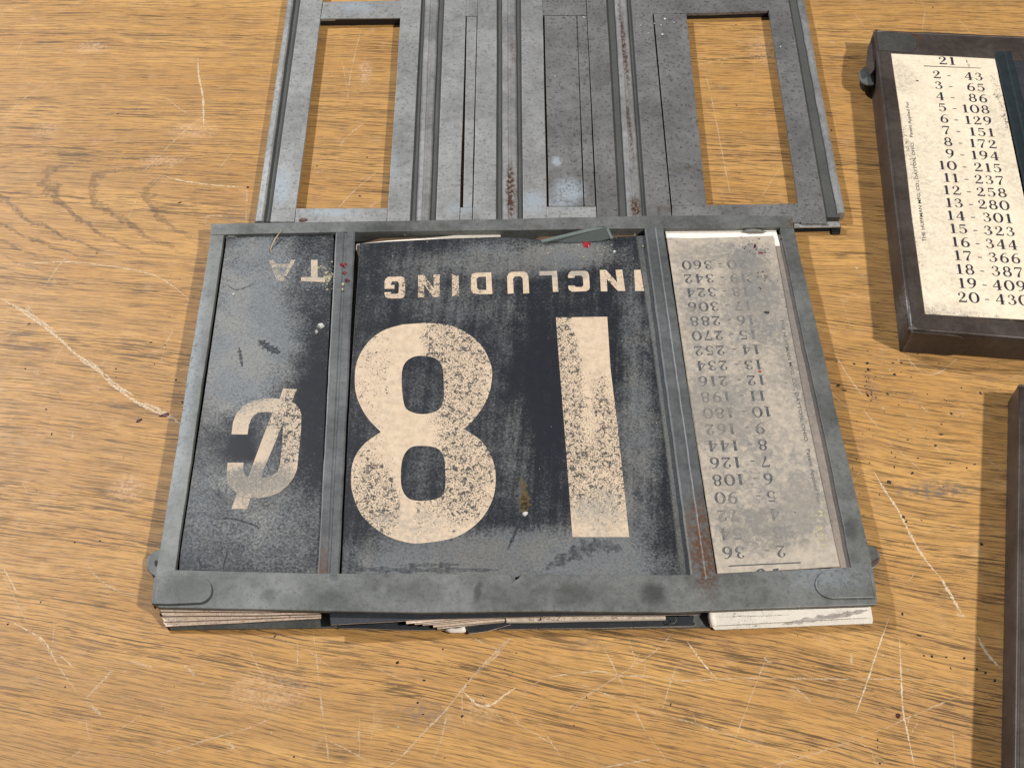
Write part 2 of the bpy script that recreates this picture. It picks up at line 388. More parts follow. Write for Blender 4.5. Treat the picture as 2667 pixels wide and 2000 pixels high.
M_cream_c = card_mat('worn_cream_print', CREAM, (.47, .365, .265), Z_CARD, [(1560, 1340, 130, 110, .75), (1080, 1370, 190, 80, .5), (1400, 715, 70, 26, .9), (1500, 715, 60, 22, .9)],
                     (.36, .315, .255), flecks=FLECK_8, pattern=(.5, .5, .6), base_dust=.16, mottle=.8,
                     solid=[(1425, 714, 48, 18, 1.3), (1496, 713, 34, 18, 1.3), (1452, 735, 12, 26, .8)])
M_navy_under = card_mat('shaded_black_card', (.022, .025, .032), (.04, .044, .05), 7, [(1700, 1000, 120, 600, .6), (910, 1000, 40, 700, .5)], (.09, .095, .10))
M_navy_strip = card_mat('dusty_charcoal_card', (.045, .047, .048), (.07, .073, .073), 7, [(1720, 1000, 160, 700, .8)], (.15, .155, .15))
M_edge_card = card_mat('cream_card_edge', (.80, .66, .52), (.46, .36, .28), 5, [(600, 1610, 400, 60, .35), (1300, 1620, 500, 50, .25)], (.20, .155, .12), pattern=(.6, .5, .6), mottle=1.0, base_dust=.0,
                       flecks=[(640, 1610, 400, 80, 1.0), (1500, 1620, 400, 60, .7)], fleck_col=(.05, .035, .03))
M_white_card = card_mat('white_card', (.84, .79, .71), (.72, .66, .57), 5, [(1900, 1610, 120, 60, .3), (2180, 1600, 90, 20, .5)], (.40, .36, .32), mottle=.5, base_dust=-.05,
                        flecks=[(1950, 1610, 130, 50, .55), (2250, 1600, 60, 40, .3)], fleck_col=(.22, .20, .18))
DUST_R = [(1900, 900, 260, 320, .75), (1980, 760, 130, 170, 1.1), (1900, 1080, 130, 130, .85), (2030, 1250, 200, 220, .8), (1980, 1390, 160, 110, 1.05), (2110, 1330, 90, 120, .9),
          (1860, 1250, 80, 300, .6), (1830, 1060, 60, 130, .75), (2080, 980, 70, 240, .7), (1880, 660, 200, 60, .8), (1790, 760, 60, 180, .4)]
SOLID_R = [(1960, 740, 75, 130, .62), (1940, 665, 90, 40, .45), (1990, 870, 60, 60, .3), (1990, 1392, 110, 46, .55), (1950, 1340, 120, 30, .35), (1880, 1060, 60, 40, .25), (2100, 1040, 40, 160, .25),
           (1930, 1255, 60, 60, .2), (1880, 1350, 50, 80, .25)]
RCOL = (.205, .190, .168)
M_paper_r = card_mat('dusty_cream_card', (.45, .39, .315), (.30, .265, .225), Z_CARD, DUST_R, RCOL, pattern=(.42, .48, .6), solid=SOLID_R, mottle=.8, base_dust=.0, crisp=2.6, amount=.8)
M_ink_r = card_mat('dusty_dark_ink', (.045, .048, .058), (.085, .085, .095), Z_CARD, [(d[0], d[1], d[2], d[3], d[4] * .9) for d in DUST_R] + [(1960, 1330, 190, 60, .7), (1980, 1400, 110, 50, .5), (1960, 720, 80, 110, .5)], RCOL, pattern=(.42, .48, .6), solid=SOLID_R, mottle=.7, base_dust=-.1, crisp=2.6, amount=.8)
M_paper_r2 = card_mat('browned_card', (.24, .20, .17), (.34, .29, .235), 7.5, DUST_R, (.16, .145, .13), pattern=(.4, .48, .6),
                      flecks=[(2180, 1380, 60, 120, .5)], fleck_col=(.06, .055, .05))
Z_BC = 17.9
M_paper_b = card_mat('spotted_cream_card', (.77, .675, .52), (.66, .56, .42), Z_BC, [(2400, 500, 260, 420, .32), (2420, 830, 200, 60, .6), (2620, 400, 40, 300, .4), (2350, 200, 60, 60, .5)],
                     (.40, .34, .26), pattern=(.45, .5, .6), mottle=.7,
                     flecks=[(2345, 330, 22, 260, .75), (2370, 600, 26, 260, .6), (2620, 300, 26, 240, .8), (2520, 822, 200, 22, .6), (2420, 810, 40, 40, .6), (2330, 170, 50, 50, .3), (2480, 500, 300, 400, .14)],
                     fleck_col=(.13, .11, .09))
M_ink = card_mat('black_ink', (.018, .014, .030), (.05, .045, .055), Z_BC, [(2520, 500, 60, 60, .1)], (.3, .27, .2))
def mark_mat(name, c, lo=.42, hi=.6, a=.9, sc=.9):
    n = NB(name); return n.finish(c, .6, alpha=n.mul(n.step(n.noise(scale=sc, detail=4, rough=.7), lo, hi), a))
def plain(name, c, rough=.6, var=.25, spec=.4):
    n = NB(name)
    return n.finish(n.cmul(n.mix(n.noise(scale=.8, detail=4), c, tuple(v * .6 for v in c)), n.add(1 - var / 2, n.mul(n.noise(scale=2.5, detail=2), var))), rough, spec=spec)
M_red = plain('dark_red_wax', (.20, .025, .035), .35); M_red2 = plain('red_wax', (.34, .03, .04), .3)
M_maroon = plain('maroon_flake', (.075, .014, .022), .4)
M_crumb = plain('white_plaster', (.68, .68, .65), .7); M_dirt = plain('dark_grit', (.028, .020, .018), .6)
M_straw = plain('straw', (.50, .40, .24), .6); M_glass = plain('grey_green_sheet', (.085, .098, .095), .35)
M_glass2 = plain('grey_green_sheet_edge', (.17, .205, .19), .35)
M_yellow = plain('yellow_crumb', (.62, .55, .34), .7)
M_tan = plain('torn_cardboard', (.22, .14, .08), .8)

# ------------------------------------------------------------------ the table
tb = 0.9
table = link_mesh('table_top', [(-tb, -tb, 0), (tb, -tb, 0), (tb, tb, 0), (-tb, tb, 0), (-tb, -tb, -.03), (tb, -tb, -.03), (tb, tb, -.03), (-tb, tb, -.03)],
                  [(0, 1, 2, 3), (7, 6, 5, 4), (0, 4, 5, 1), (1, 5, 6, 2), (2, 6, 7, 3), (3, 7, 4, 0)], M_table, loc=(0, 0, 0))
tag(table, kind='structure')
def strips(name, lines, z, mat, parent, kind='stuff'):
    vs = []; fs = []
    for pts, wd in lines:
        pts = catmull([(x, y) for x, y in pts], max(2, int(80 / len(pts))))
        b = len(vs); ph = random.uniform(0, 9)
        for i, (x, y) in enumerate(pts):
            a = pts[max(0, i - 1)]; c = pts[min(len(pts) - 1, i + 1)]
            A = P(a[0], a[1], z); C_ = P(c[0], c[1], z); t = (C_ - A); t.normalize()
            nn = Vector((-t.y, t.x, 0)); q = P(x, y, z) + nn * random.uniform(-.00012, .00012)
            k = min(1, 4 * min(i, len(pts) - 1 - i) / len(pts) + .15) * (.75 + .25 * math.sin(ph + i * .7)) * random.uniform(.7, 1.2)
            hw = wd * .00021 * .5 * k
            vs += [q + nn * hw, q - nn * hw]
            if i: fs.append((b + 2 * i - 2, b + 2 * i - 1, b + 2 * i + 1, b + 2 * i))
    o = link_mesh(name, vs, fs, mat, parent)
    if kind: o['kind'] = kind
    return o
SCR = [
 ([(0, 775), (70, 820), (140, 870), (200, 925), (260, 970), (330, 1030), (390, 1065), (440, 1085), (470, 1105)], 10),
 ([(20, 790), (80, 818), (150, 868)], 7), ([(230, 935), (300, 1000), (350, 1030)], 8), ([(370, 1045), (430, 1075), (465, 1100)], 9),
 ([(0, 688), (90, 686), (170, 682), (260, 690), (330, 700), (400, 717), (450, 745), (495, 782)], 4),
 ([(115, 750), (155, 690), (215, 635)], 5), ([(35, 688), (95, 700)], 4), ([(0, 890), (45, 855)], 4), ([(95, 775), (105, 760)], 9),
 ([(455, 855), (430, 900), (418, 955)], 4), ([(192, 1105), (188, 1148)], 6), ([(65, 800), (82, 815), (72, 795)], 9),
 ([(515, 150), (518, 200), (528, 250), (530, 300), (530, 330)], 7), ([(543, 295), (500, 325), (440, 380), (380, 440), (330, 480)], 4),
 ([(428, 252), (470, 285), (505, 305)], 4), ([(425, 458), (480, 472), (560, 483), (645, 488)], 5), ([(643, 490), (643, 520), (640, 580)], 4),
 ([(358, 510), (340, 555), (330, 570)], 4), ([(518, 568), (560, 562), (605, 566)], 4), ([(400, 580), (425, 592), (440, 598)], 5),
 ([(150, 180), (110, 220), (60, 260), (0, 320)], 3), ([(60, 105), (40, 145)], 4), ([(620, 380), (590, 415), (570, 440)], 3), ([(500, 400), (440, 440), (385, 490)], 3),
 ([(0, 1480), (40, 1560), (70, 1620), (130, 1700), (170, 1760), (205, 1810)], 3), ([(10, 1480), (45, 1545)], 4),
 ([(20, 1615), (70, 1640), (115, 1670), (150, 1730)], 3.5), ([(222, 1825), (265, 1862)], 9), ([(222, 1820), (260, 1780), (300, 1735), (320, 1712)], 7),
 ([(330, 1720), (370, 1730), (398, 1738)], 6), ([(478, 1730), (500, 1750), (505, 1762)], 8), ([(515, 1782), (535, 1778)], 5), ([(590, 1930), (605, 1945), (608, 1952)], 9),
 ([(740, 1850), (660, 1890), (560, 1920), (440, 1955), (330, 1975)], 3.5), ([(225, 1460), (245, 1495), (290, 1530), (330, 1545), (380, 1550)], 3), ([(155, 1705), (190, 1735)], 3),
 ([(1345, 1640), (1300, 1700), (1245, 1750), (1200, 1800), (1160, 1850), (1110, 1900), (1040, 1975), (1000, 2000)], 5),
 ([(1335, 1655), (1270, 1720), (1215, 1780)], 7), ([(1165, 1850), (1150, 1920), (1120, 2000)], 3.5), ([(1205, 1800), (1225, 1818), (1245, 1835), (1280, 1835), (1320, 1805), (1345, 1790)], 6),
 ([(1380, 1785), (1430, 1765), (1480, 1755), (1560, 1748), (1610, 1758), (1700, 1762), (1780, 1772), (1860, 1768), (1960, 1765), (2050, 1766), (2200, 1768), (2330, 1768), (2510, 1774)], 4.5),
 ([(850, 1925), (900, 1950), (955, 1980)], 3.5), ([(815, 1640), (825, 1720), (835, 1820), (850, 1930), (858, 2000)], 4), ([(935, 1895), (935, 1930)], 6),
 ([(1225, 1655), (1260, 1675), (1300, 1692)], 4), ([(1550, 1640), (1600, 1740), (1640, 1820), (1680, 1900), (1740, 1985)], 4), ([(1470, 1765), (1560, 1800), (1690, 1850), (1830, 1890), (1970, 1935), (2150, 1985)], 3.5),
 ([(1790, 1670), (1815, 1705), (1830, 1725), (1865, 1765)], 4.5), ([(1700, 1975), (1560, 2000)], 4), ([(1760, 1640), (1700, 1700), (1640, 1740), (1500, 1830), (1480, 1850)], 3),
 ([(2318, 1600), (2280, 1710), (2250, 1800), (2228, 1860)], 4), ([(2343, 1660), (2347, 1760), (2352, 1850), (2362, 1900), (2382, 2000)], 5), ([(2300, 1900), (2350, 1875), (2420, 1845), (2490, 1815)], 4),
 ([(2300, 1898), (2200, 1935), (2110, 1965), (1985, 2000)], 3.5), ([(2448, 1500), (2480, 1555), (2503, 1595)], 9), ([(2487, 1598), (2515, 1605)], 8), ([(2545, 1655), (2570, 1700), (2606, 1740)], 8),
 ([(2275, 1225), (2300, 1270), (2340, 1330), (2370, 1390), (2405, 1450), (2450, 1505)], 7), ([(2175, 920), (2200, 965), (2235, 1015), (2260, 1045)], 4),
 ([(2250, 1070), (2290, 1115)], 3.5), ([(2305, 1145), (2360, 1190), (2410, 1235)], 3.5), ([(2350, 920), (2380, 950), (2410, 975), (2450, 968), (2480, 945), (2495, 935)], 5),
 ([(2217, 1700), (2218, 1730)], 7), ([(1990, 1710), (2000, 1722), (2012, 1724)], 4), ([(2150, 1010), (2210, 1065)], 3), ([(2490, 2000), (2480, 1900)], 2.5),
 ([(2410, 25), (2402, 80)], 4), ([(2225, 35), (2262, 85)], 3.5), ([(2495, 50), (2530, 88)], 3), ([(2160, 110), (2175, 113)], 6), ([(1810, 170), (1870, 158), (1920, 145)], 4), ([(1835, 180), (1860, 290), (1885, 420), (1905, 520)], 3.5),
 ([(940, 80), (925, 140), (912, 200), (905, 260)], 4), ([(985, 445), (920, 500), (870, 555)], 4), ([(800, 460), (850, 440)], 3), ([(885, 380), (910, 350), (945, 325)], 6), ([(1005, 512), (960, 540)], 3),
 ([(2560, 1190), (2620, 1230)], 3), ([(2420, 1140), (2450, 1180)], 3), ([(2395, 1055), (2420, 1075)], 5), ([(2372, 1115), (2385, 1120)], 8), ([(1760, 1735), (1720, 1860)], 3.5), ([(2000, 1700), (1900, 1960)], 2.5)]
random.seed(11)
for _ in range(90):
    x = random.uniform(0, 2660); y = random.choice([random.uniform(0, 560), random.uniform(560, 2000), random.uniform(1600, 2000)])
    L = random.uniform(20, 130); a = random.choice([random.gauss(2.2, .25), random.gauss(1.0, .3), random.gauss(.15, .2), random.gauss(1.55, .15)])
    SCR.append(([(x, y), (x + L * .5 * math.cos(a) + random.uniform(-4, 4), y + L * .5 * math.sin(a)), (x + L * math.cos(a), y + L * math.sin(a))], random.choice([1.6, 2, 2.5, 3])))
MAJ = [SCR[i] for i in (0, 1, 2, 3, 4, 12, 15, 25, 26, 35, 39, 47, 50, 51, 54, 56, 57)]
strips('scratches', [x_ for x_ in SCR if x_ not in MAJ], .04, M_scratch, table)
strips('deep_scratches', MAJ, .07, M_scratch2, table)

# ------------------------------------------------------------------ glyphs
def ell(cx, cy, rx, ry, a0, a1, n, w0, w1):
    """arc whose stroke is thick where it runs upright"""
    return [(cx + rx * math.cos(math.radians(a0 + (a1 - a0) * i / n)), cy + ry * math.sin(math.radians(a0 + (a1 - a0) * i / n)),
             w1 + (w0 - w1) * abs(math.cos(math.radians(a0 + (a1 - a0) * i / n))) ** 1.3) for i in range(n + 1)]
TH, TN = .18, .062
GL = {
 '0': (.70, [ell(.35, .5, .28, .475, 0, 360, 22, TH, TN)]),
 '1': (.50, [[(.27, .0, TH), (.27, .97, TH)], [(.06, .025, .05), (.48, .025, .05)], [(.08, .80, .04), (.20, .86, .06), (.27, .95, .08)]]),
 '2': (.66, [catmull([(.13, .70, .15), (.16, .86, .06), (.32, .965, .05), (.50, .82, .15), (.47, .60, .15), (.28, .34, .07), (.07, .08, .05)], 4),
             [(.07, .09, .15), (.35, .09, .15), (.58, .07, .13)], [(.60, .05, .05), (.60, .26, .05)], [(.10, .72, .17), (.20, .72, .15)]]),
 '3': (.64, [catmull([(.13, .74, .15), (.17, .88, .06), (.30, .965, .05), (.47, .80, .15), (.42, .60, .08), (.26, .535, .05)], 4),
             catmull([(.26, .535, .05), (.48, .46, .10), (.53, .27, .17), (.42, .07, .07), (.27, .03, .05), (.12, .12, .08), (.10, .24, .15)], 4)]),
 '4': (.68, [[(.45, .0, TH), (.45, .98, TH)], [(.45, .95, .05), (.05, .32, .06)], [(.04, .30, .07), (.64, .30, .07)], [(.28, .025, .05), (.62, .025, .05)]]),
 '5': (.64, [[(.14, .88, .14), (.54, .88, .14)], [(.14, .93, .05), (.12, .50, .05)],
             catmull([(.12, .50, .05), (.28, .61, .05), (.48, .50, .12), (.53, .31, .17), (.44, .09, .08), (.27, .03, .05), (.12, .11, .08), (.10, .22, .14)], 4)]),
 '6': (.66, [ell(.34, .30, .23, .275, 0, 360, 18, .16, TN), catmull([(.13, .30, .16), (.15, .60, .15), (.30, .86, .08), (.45, .965, .05), (.55, .90, .08)], 4)]),
 '7': (.64, [[(.08, .90, .14), (.58, .90, .14)], [(.09, .96, .05), (.08, .72, .05)], catmull([(.58, .86, .05), (.40, .50, .08), (.30, .22, .15), (.28, .0, .17)], 4)]),
 '8': (.66, [ell(.33, .735, .19, .23, 0, 360, 16, .14, TN), ell(.33, .275, .235, .25, 0, 360, 18, .155, TN)]),
 '9': (.66, [ell(.32, .70, .23, .275, 0, 360, 18, .16, TN), catmull([(.53, .70, .16), (.51, .40, .15), (.36, .14, .08), (.21, .035, .05), (.11, .10, .08)], 4)]),
 '-': (.40, [[(.06, .40, .085), (.34, .40, .085)]]),
 '/': (.3, [[(.05, 0, .04), (.25, 1, .04)]]), ' ': (.3, [])}
def glyph_faces(ch, vs, fs, place):
    w_, strokes = GL[ch]
    for st in strokes:
        b = len(vs)
        for i, (x, y, wd) in enumerate(st):
            a = st[max(0, i - 1)]; c = st[min(len(st) - 1, i + 1)]
            tx, ty = c[0] - a[0], c[1] - a[1]; L = math.hypot(tx, ty) or 1
            nx, ny = -ty / L, tx / L
            if math.hypot(st[0][0] - st[-1][0], st[0][1] - st[-1][1]) < .01 and i in (0, len(st) - 1):
                a, c = st[-2], st[1]; tx, ty = c[0] - a[0], c[1] - a[1]; L = math.hypot(tx, ty) or 1; nx, ny = -ty / L, tx / L
            vs.append(place(x + nx * wd / 2, y + ny * wd / 2)); vs.append(place(x - nx * wd / 2, y - ny * wd / 2))
            if i: fs.append((b + 2 * i - 2, b + 2 * i - 1, b + 2 * i + 1, b + 2 * i))
    return w_
class Plane:
    """card-local millimetres: origin at one corner, u along the reading direction, v up the page"""
    def __init__(s, o, pu, pv, z):
        s.o = P(*o, z); s.u = (P(*pu, z) - s.o).normalized(); s.v = (P(*pv, z) - s.o).normalized()
        s.w = (P(*pu, z) - s.o).length * 1000; s.h = (P(*pv, z) - s.o).length * 1000
    def at(s, u, v): return s.o + s.u * (u / 1000) + s.v * (v / 1000)
    def local(s, x, y):
        q = P(x, y, s.o.z * 1000) - s.o
        a, b, c, d = s.u.x, s.v.x, s.u.y, s.v.y; det = a * d - b * c
        return ((q.x * d - q.y * b) / det * 1000, (q.y * a - q.x * c) / det * 1000)
def write_row(pl, items, mat, parent, dz):
    """items: (text, u of its left end, v base, height, width factor, tracking)"""
    vs = []; fs = []; k = [0]
    for txt, u, v, h, wf, tr in items:
        for ch in txt:
            def place(x, y, u=u):
                k[0] += 1
                q = pl.at(u + x * h * wf, v + y * h); return Vector((q.x, q.y, q.z + dz / 1000 + (k[0] % 7) * 1e-6))
            wd = glyph_faces(ch, vs, fs, place); u += wd * h * wf + tr * h
    # strokes overlap: lift each face a hair differently so that no two lie in one plane
    return link_mesh('printed_row', vs, fs, mat, parent)
def text_w(txt, h, wf, tr): return sum(GL[c][0] * h * wf + tr * h for c in txt) - tr * h
def small_text(txt, pl, u, v, length, height, ang, mat, parent, dz):
    cu = bpy.data.curves.new('t', 'FONT'); cu.body = txt; cu.size = 1; cu.resolution_u = 2; cu.offset = .012
    ob = bpy.data.objects.new('t', cu); COL.objects.link(ob)
    dg = bpy.context.evaluated_depsgraph_get(); me = bpy.data.meshes.new_from_object(ob.evaluated_get(dg))
    xs = [q.co.x for q in me.vertices]; x0, x1 = min(xs), max(xs)
    ca, sa = math.cos(math.radians(ang)), math.sin(math.radians(ang))
    vs = []
    for q in me.vertices:
        a = (q.co.x - x0) / (x1 - x0) * length; b = q.co.y / .72 * height
        p = pl.at(u + a * ca - b * sa, v + a * sa + b * ca); vs.append(Vector((p.x, p.y, p.z + dz / 1000)))
    fs = [tuple(p.vertices) for p in me.polygons]
    bpy.data.objects.remove(ob); bpy.data.curves.remove(cu); bpy.data.meshes.remove(me)
    return link_mesh('small_print', vs, fs, mat, parent)

# ------------------------------------------------------------------ the sign frame in front
FR = empty('sign_frame', P(1330, 1080, 0), 'grey sheet metal sign frame with two dividers, standing on stacked cards in the middle', 'sign frame')
ZT = 10.0
prism('back_plate', [(560, 600), (2058, 592), (2262, 1600), (1850, 1633), (1480, 1638), (860, 1634), (444, 1639), (420, 1590)], .9, 1.6, M_frame, FR, bevel=0)
prism('side_rail', [(549, 612), (583, 612), (520, 1045), (456, 1489), (462, 1500), (400, 1560), (394, 1568)], 2.2, ZT, M_frame, FR, amp=1.5)
prism('top_rail', [(549, 583), (1300, 571), (1700, 562), (2064, 562), (2067, 592), (1650, 595), (1280, 600), (874, 605), (549, 612)], 2.4, ZT + .35, M_frame, FR, amp=.8, step=70)
prism('side_rail', [(2031, 592), (2067, 592), (2163, 1003), (2269, 1460), (2284, 1562), (2215, 1500), (2218, 1476), (2128, 1040)], 2.2, ZT, M_frame, FR, amp=1.5)
bott = prism('bottom_rail', [(394, 1570), (402, 1500), (457, 1483), (826, 1492), (1327, 1495), (1345, 1510), (1360, 1495), (1795, 1496), (1868, 1492), (2218, 1476), (2275, 1480),
                      (2284, 1560), (2281, 1574), (1985, 1584), (1750, 1594), (1450, 1591), (1094, 1595), (856, 1591), (415, 1582)], 8.0, ZT + .25, M_frame, FR, amp=.5, step=80, bevel=.35)
def arc(cx, cy, rx, ry, a0, a1, n=10): return [(cx + rx * math.cos(math.radians(a0 + (a1 - a0) * i / n)), cy + ry * math.sin(math.radians(a0 + (a1 - a0) * i / n))) for i in range(n + 1)]
prism('corner_tab', [(400, 1572), (408, 1500)] + arc(512, 1534, 40, 36, -75, 80, 14) + [(440, 1573)], ZT + .2, ZT + 1.15, M_frame, bott, bevel=.25)
prism('corner_tab', [(2277, 1556)] + arc(2172, 1520, 48, 38, 95, 262, 16) + [(2215, 1483), (2262, 1484)], ZT + .2, ZT + 1.2, M_frame, bott, bevel=.45)
prism('rail_notch', [(1329, 1497), (1343, 1497), (1340, 1514), (1335, 1514)], ZT + .1, ZT + .5, M_edge, bott, bevel=.1)
prof_div = [(0, 8.0), (0, 9.9), (.06, 10.15), (.40, 10.15), (.47, 9.75), (.54, 9.75), (.60, 10.3), (.93, 10.3), (1, 9.9), (1, 8.0)]
ribbon('divider', (875, 604), (925, 603), (827, 1512), (882, 1511), prof_div, 10.1, M_edge, FR, n=30, jit=.7)
prof_div2 = [(0, 8.0), (0, 9.9), (.08, 10.2), (.44, 10.5), (.50, 10.15), (.55, 10.15), (.60, 10.45), (.92, 10.2), (1, 9.8), (1, 8.0)]
dv = ribbon('divider', (1679, 594), (1728, 594), (1801, 1509), (1867, 1507), prof_div2, 10.2, M_edge, FR, n=30, jit=.7)
prism('divider_tip', [(1812, 1508), (1842, 1508), (1832, 1518), (1822, 1519)], ZT, ZT + .5, M_rusty, dv, bevel=.2)
ear = prism('hanging_lug', arc(418, 1467, 37, 36, 60, 300, 18) , 2.2, 3.3, M_frame, FR, bevel=.3)
prism('lug_slot', arc(407, 1466, 5, 8, 0, 360, 10)[:-1], 3.25, 3.5, M_black, ear, bevel=0)
ear2 = prism('hanging_lug', arc(2262, 1451, 31, 31, -95, 95, 14) , 2.4, 3.6, M_frame, FR, bevel=.4)
prism('lug_end', arc(2264, 1454, 27, 24, -10, 80, 8) + [(2264, 1470)], 3.5, 4.1, M_rusty, ear2, bevel=.2)

# ------------------------------------------------------------------ cards inside it
def bend(amp, f=.004, ph=0):
    return lambda x, y: amp * math.sin(x * f + ph) * math.cos(y * f * .7)
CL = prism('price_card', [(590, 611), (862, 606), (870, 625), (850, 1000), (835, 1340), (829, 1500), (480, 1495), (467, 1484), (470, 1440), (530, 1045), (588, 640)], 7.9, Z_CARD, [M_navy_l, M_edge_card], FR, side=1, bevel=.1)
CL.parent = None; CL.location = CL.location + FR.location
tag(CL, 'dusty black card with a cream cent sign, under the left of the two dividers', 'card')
CC = prism('price_card', [(937, 635), (1000, 630), (1150, 622), (1279, 618), (1300, 617), (1405, 624), (1479, 625), (1560, 620), (1656, 615), (1668, 700), (1699, 900), (1738, 1200), (1771, 1500), (889, 1502), (893, 1400), (913, 1000), (932, 720)],
           7.9, Z_CARD, [M_navy_c, M_edge_card], FR, side=1, bevel=.1)
CC.parent = None; CC.location = CC.location + FR.location
tag(CC, 'black card lying upside down with a large cream 18 and the word INCLUDING', 'card')
CR = prism('price_card', [(1737, 619), (1800, 620), (1870, 619), (2014, 614), (2052, 820), (2096, 1050), (2145, 1280), (2187, 1474), (2100, 1480), (1868, 1493), (1833, 1270), (1798, 1050), (1765, 820)],
           7.9, Z_CARD, [M_paper_r, M_edge_card], FR, side=1, bevel=.08)
CR.parent = None; CR.location = CR.location + FR.location
tag(CR, 'dusty cream price table card lying upside down in the right bay of the frame', 'card')

ZP = Z_CARD + .05
def bx(x0, y0, x1, y1): return [(x0, y0), (x1, y0), (x1, y1), (x0, y1)]
def dense(pts, n=5): return catmull(pts, n, True)
# the 8 (two lobes, traced), and the 1
o8 = catmull([(1110, 841), (1180, 850), (1245, 890), (1277, 945), (1281, 990), (1268, 1040), (1240, 1085), (1209, 1117)], 6) + \
     catmull([(1209, 1117), (1255, 1150), (1284, 1200), (1291, 1245), (1283, 1300), (1250, 1355), (1190, 1397), (1110, 1413), (1060, 1412), (1000, 1391), (945, 1345), (920, 1290), (914, 1245), (922, 1195), (950, 1155), (992, 1125)], 6)[1:] + \
     catmull([(992, 1125), (955, 1085), (930, 1035), (924, 985), (932, 935), (960, 890), (1000, 860), (1050, 845)], 6)[1:]
h1 = catmull([(1046, 990), (1052, 950), (1075, 930), (1105, 927), (1135, 934), (1152, 955), (1156, 1000), (1155, 1040), (1142, 1067), (1110, 1078), (1075, 1074), (1053, 1055)], 4, True)
h2 = catmull([(1044, 1230), (1050, 1190), (1070, 1165), (1103, 1161), (1138, 1167), (1156, 1190), (1160, 1235), (1158, 1275), (1142, 1297), (1100, 1304), (1065, 1298), (1047, 1272)], 4, True)
sheet('numeral', o8, ZP, M_cream_c, CC, [h1, h2])
sheet('numeral', [(1447.7, 827), (1581.6, 825), (1590, 960), (1612, 1140), (1638.7, 1398), (1491, 1398), (1472, 1140), (1456, 940)], ZP, M_cream_c, CC)
def q(ax, ay, bx_, by, cx, cy, dx, dy): return lambda u, v: ((1 - u) * (1 - v) * ax + u * (1 - v) * bx_ + u * v * cx + (1 - u) * v * dx, (1 - u) * (1 - v) * ay + u * (1 - v) * by + u * v * cy + (1 - u) * v * dy)
s_ = .28
def rot180(loops): return [[(1 - x, 1 - y) for x, y in l] for l in loops]
# block capitals drawn upright (y down), corners clipped like the photograph's; each gets turned by 180 degrees when placed
LET = {
 'I': [[(0, 0), (1, 0), (1, 1), (0, 1)]],
 'N': [[(0, 0), (.30, 0), (.72, .58), (.72, 0), (1, 0), (1, 1), (.72, 1), (.28, .40), (.28, 1), (0, 1)]],
 'C': [[(1, .30), (.70, .30), (.66, .22), (.36, .22), (.30, .30), (.30, .70), (.36, .78), (.66, .78), (.70, .68), (1, .68), (1, .78), (.96, .90), (.84, 1), (.18, 1), (.05, .93), (0, .80), (0, .2), (.05, .07), (.18, 0), (.84, 0), (.96, .08), (1, .2)]],
 'L': [[(0, 0), (.30, 0), (.30, .80), (1, .80), (1, 1), (0, 1)]],
 'U': [[(0, 0), (.28, 0), (.28, .70), (.36, .80), (.64, .80), (.72, .70), (.72, 0), (1, 0), (1, .78), (.94, .93), (.80, 1), (.2, 1), (.06, .93), (0, .78)]],
 'D': [[(0, 0), (.72, 0), (.93, .07), (1, .22), (1, .78), (.93, .93), (.72, 1), (0, 1)], [(.28, .20), (.28, .80), (.62, .80), (.71, .70), (.71, .30), (.62, .20)]],
 'G': [[(1, .30), (.70, .30), (.64, .22), (.36, .22), (.30, .30), (.30, .70), (.36, .78), (.62, .78), (.70, .66), (.70, .62), (.52, .62), (.52, .44), (1, .44), (1, .80), (.95, .93), (.82, 1), (.18, 1), (.05, .93), (0, .80), (0, .2), (.05, .07), (.18, 0), (.84, 0), (.96, .08), (1, .2)]],
 'T': [[(0, 0), (1, 0), (1, .22), (.62, .22), (.62, 1), (.38, 1), (.38, .22), (0, .22)]],
 'A': [[(.38, 0), (.62, 0), (1, 1), (.74, 1), (.66, .78), (.34, .78), (.26, 1), (0, 1)], [(.50, .28), (.40, .60), (.60, .60)]]}
def letter(ch, tl, tr, br, bl, mat, parent, z=ZP, jit=1.0):
    f = q(*tl, *tr, *br, *bl)
    loops = [[f(x, y) for x, y in l] for l in rot180(LET[ch])]
    loops = [[(x + random.uniform(-jit, jit) * .6, y + random.uniform(-jit, jit) * .6) for x, y in l] for l in loops]
    return sheet('letter', loops[0], z, mat, parent, loops[1:])
for ch, x0, x1, y0, y1, sh in (('G', 1001.5, 1055, 721, 778, 0), ('N', 1088.5, 1145, 716, 775, 0), ('I', 1177, 1194.7, 714.5, 771, 1), ('D', 1226, 1281, 710, 767, 2), ('U', 1321, 1377, 708.6, 765, 2),
                           ('L', 1405, 1453, 706, 761, 2), ('C', 1479, 1535, 706, 760, 2), ('N', 1562, 1624, 703, 759, 4), ('I', 1652, 1673, 703, 758, 5)):
    letter(ch, (x0, y0 + .5), (x1 - sh, y0 - .5), (x1 + sh, y1 - 1), (x0 + sh * .6, y1), M_cream_c, CC)
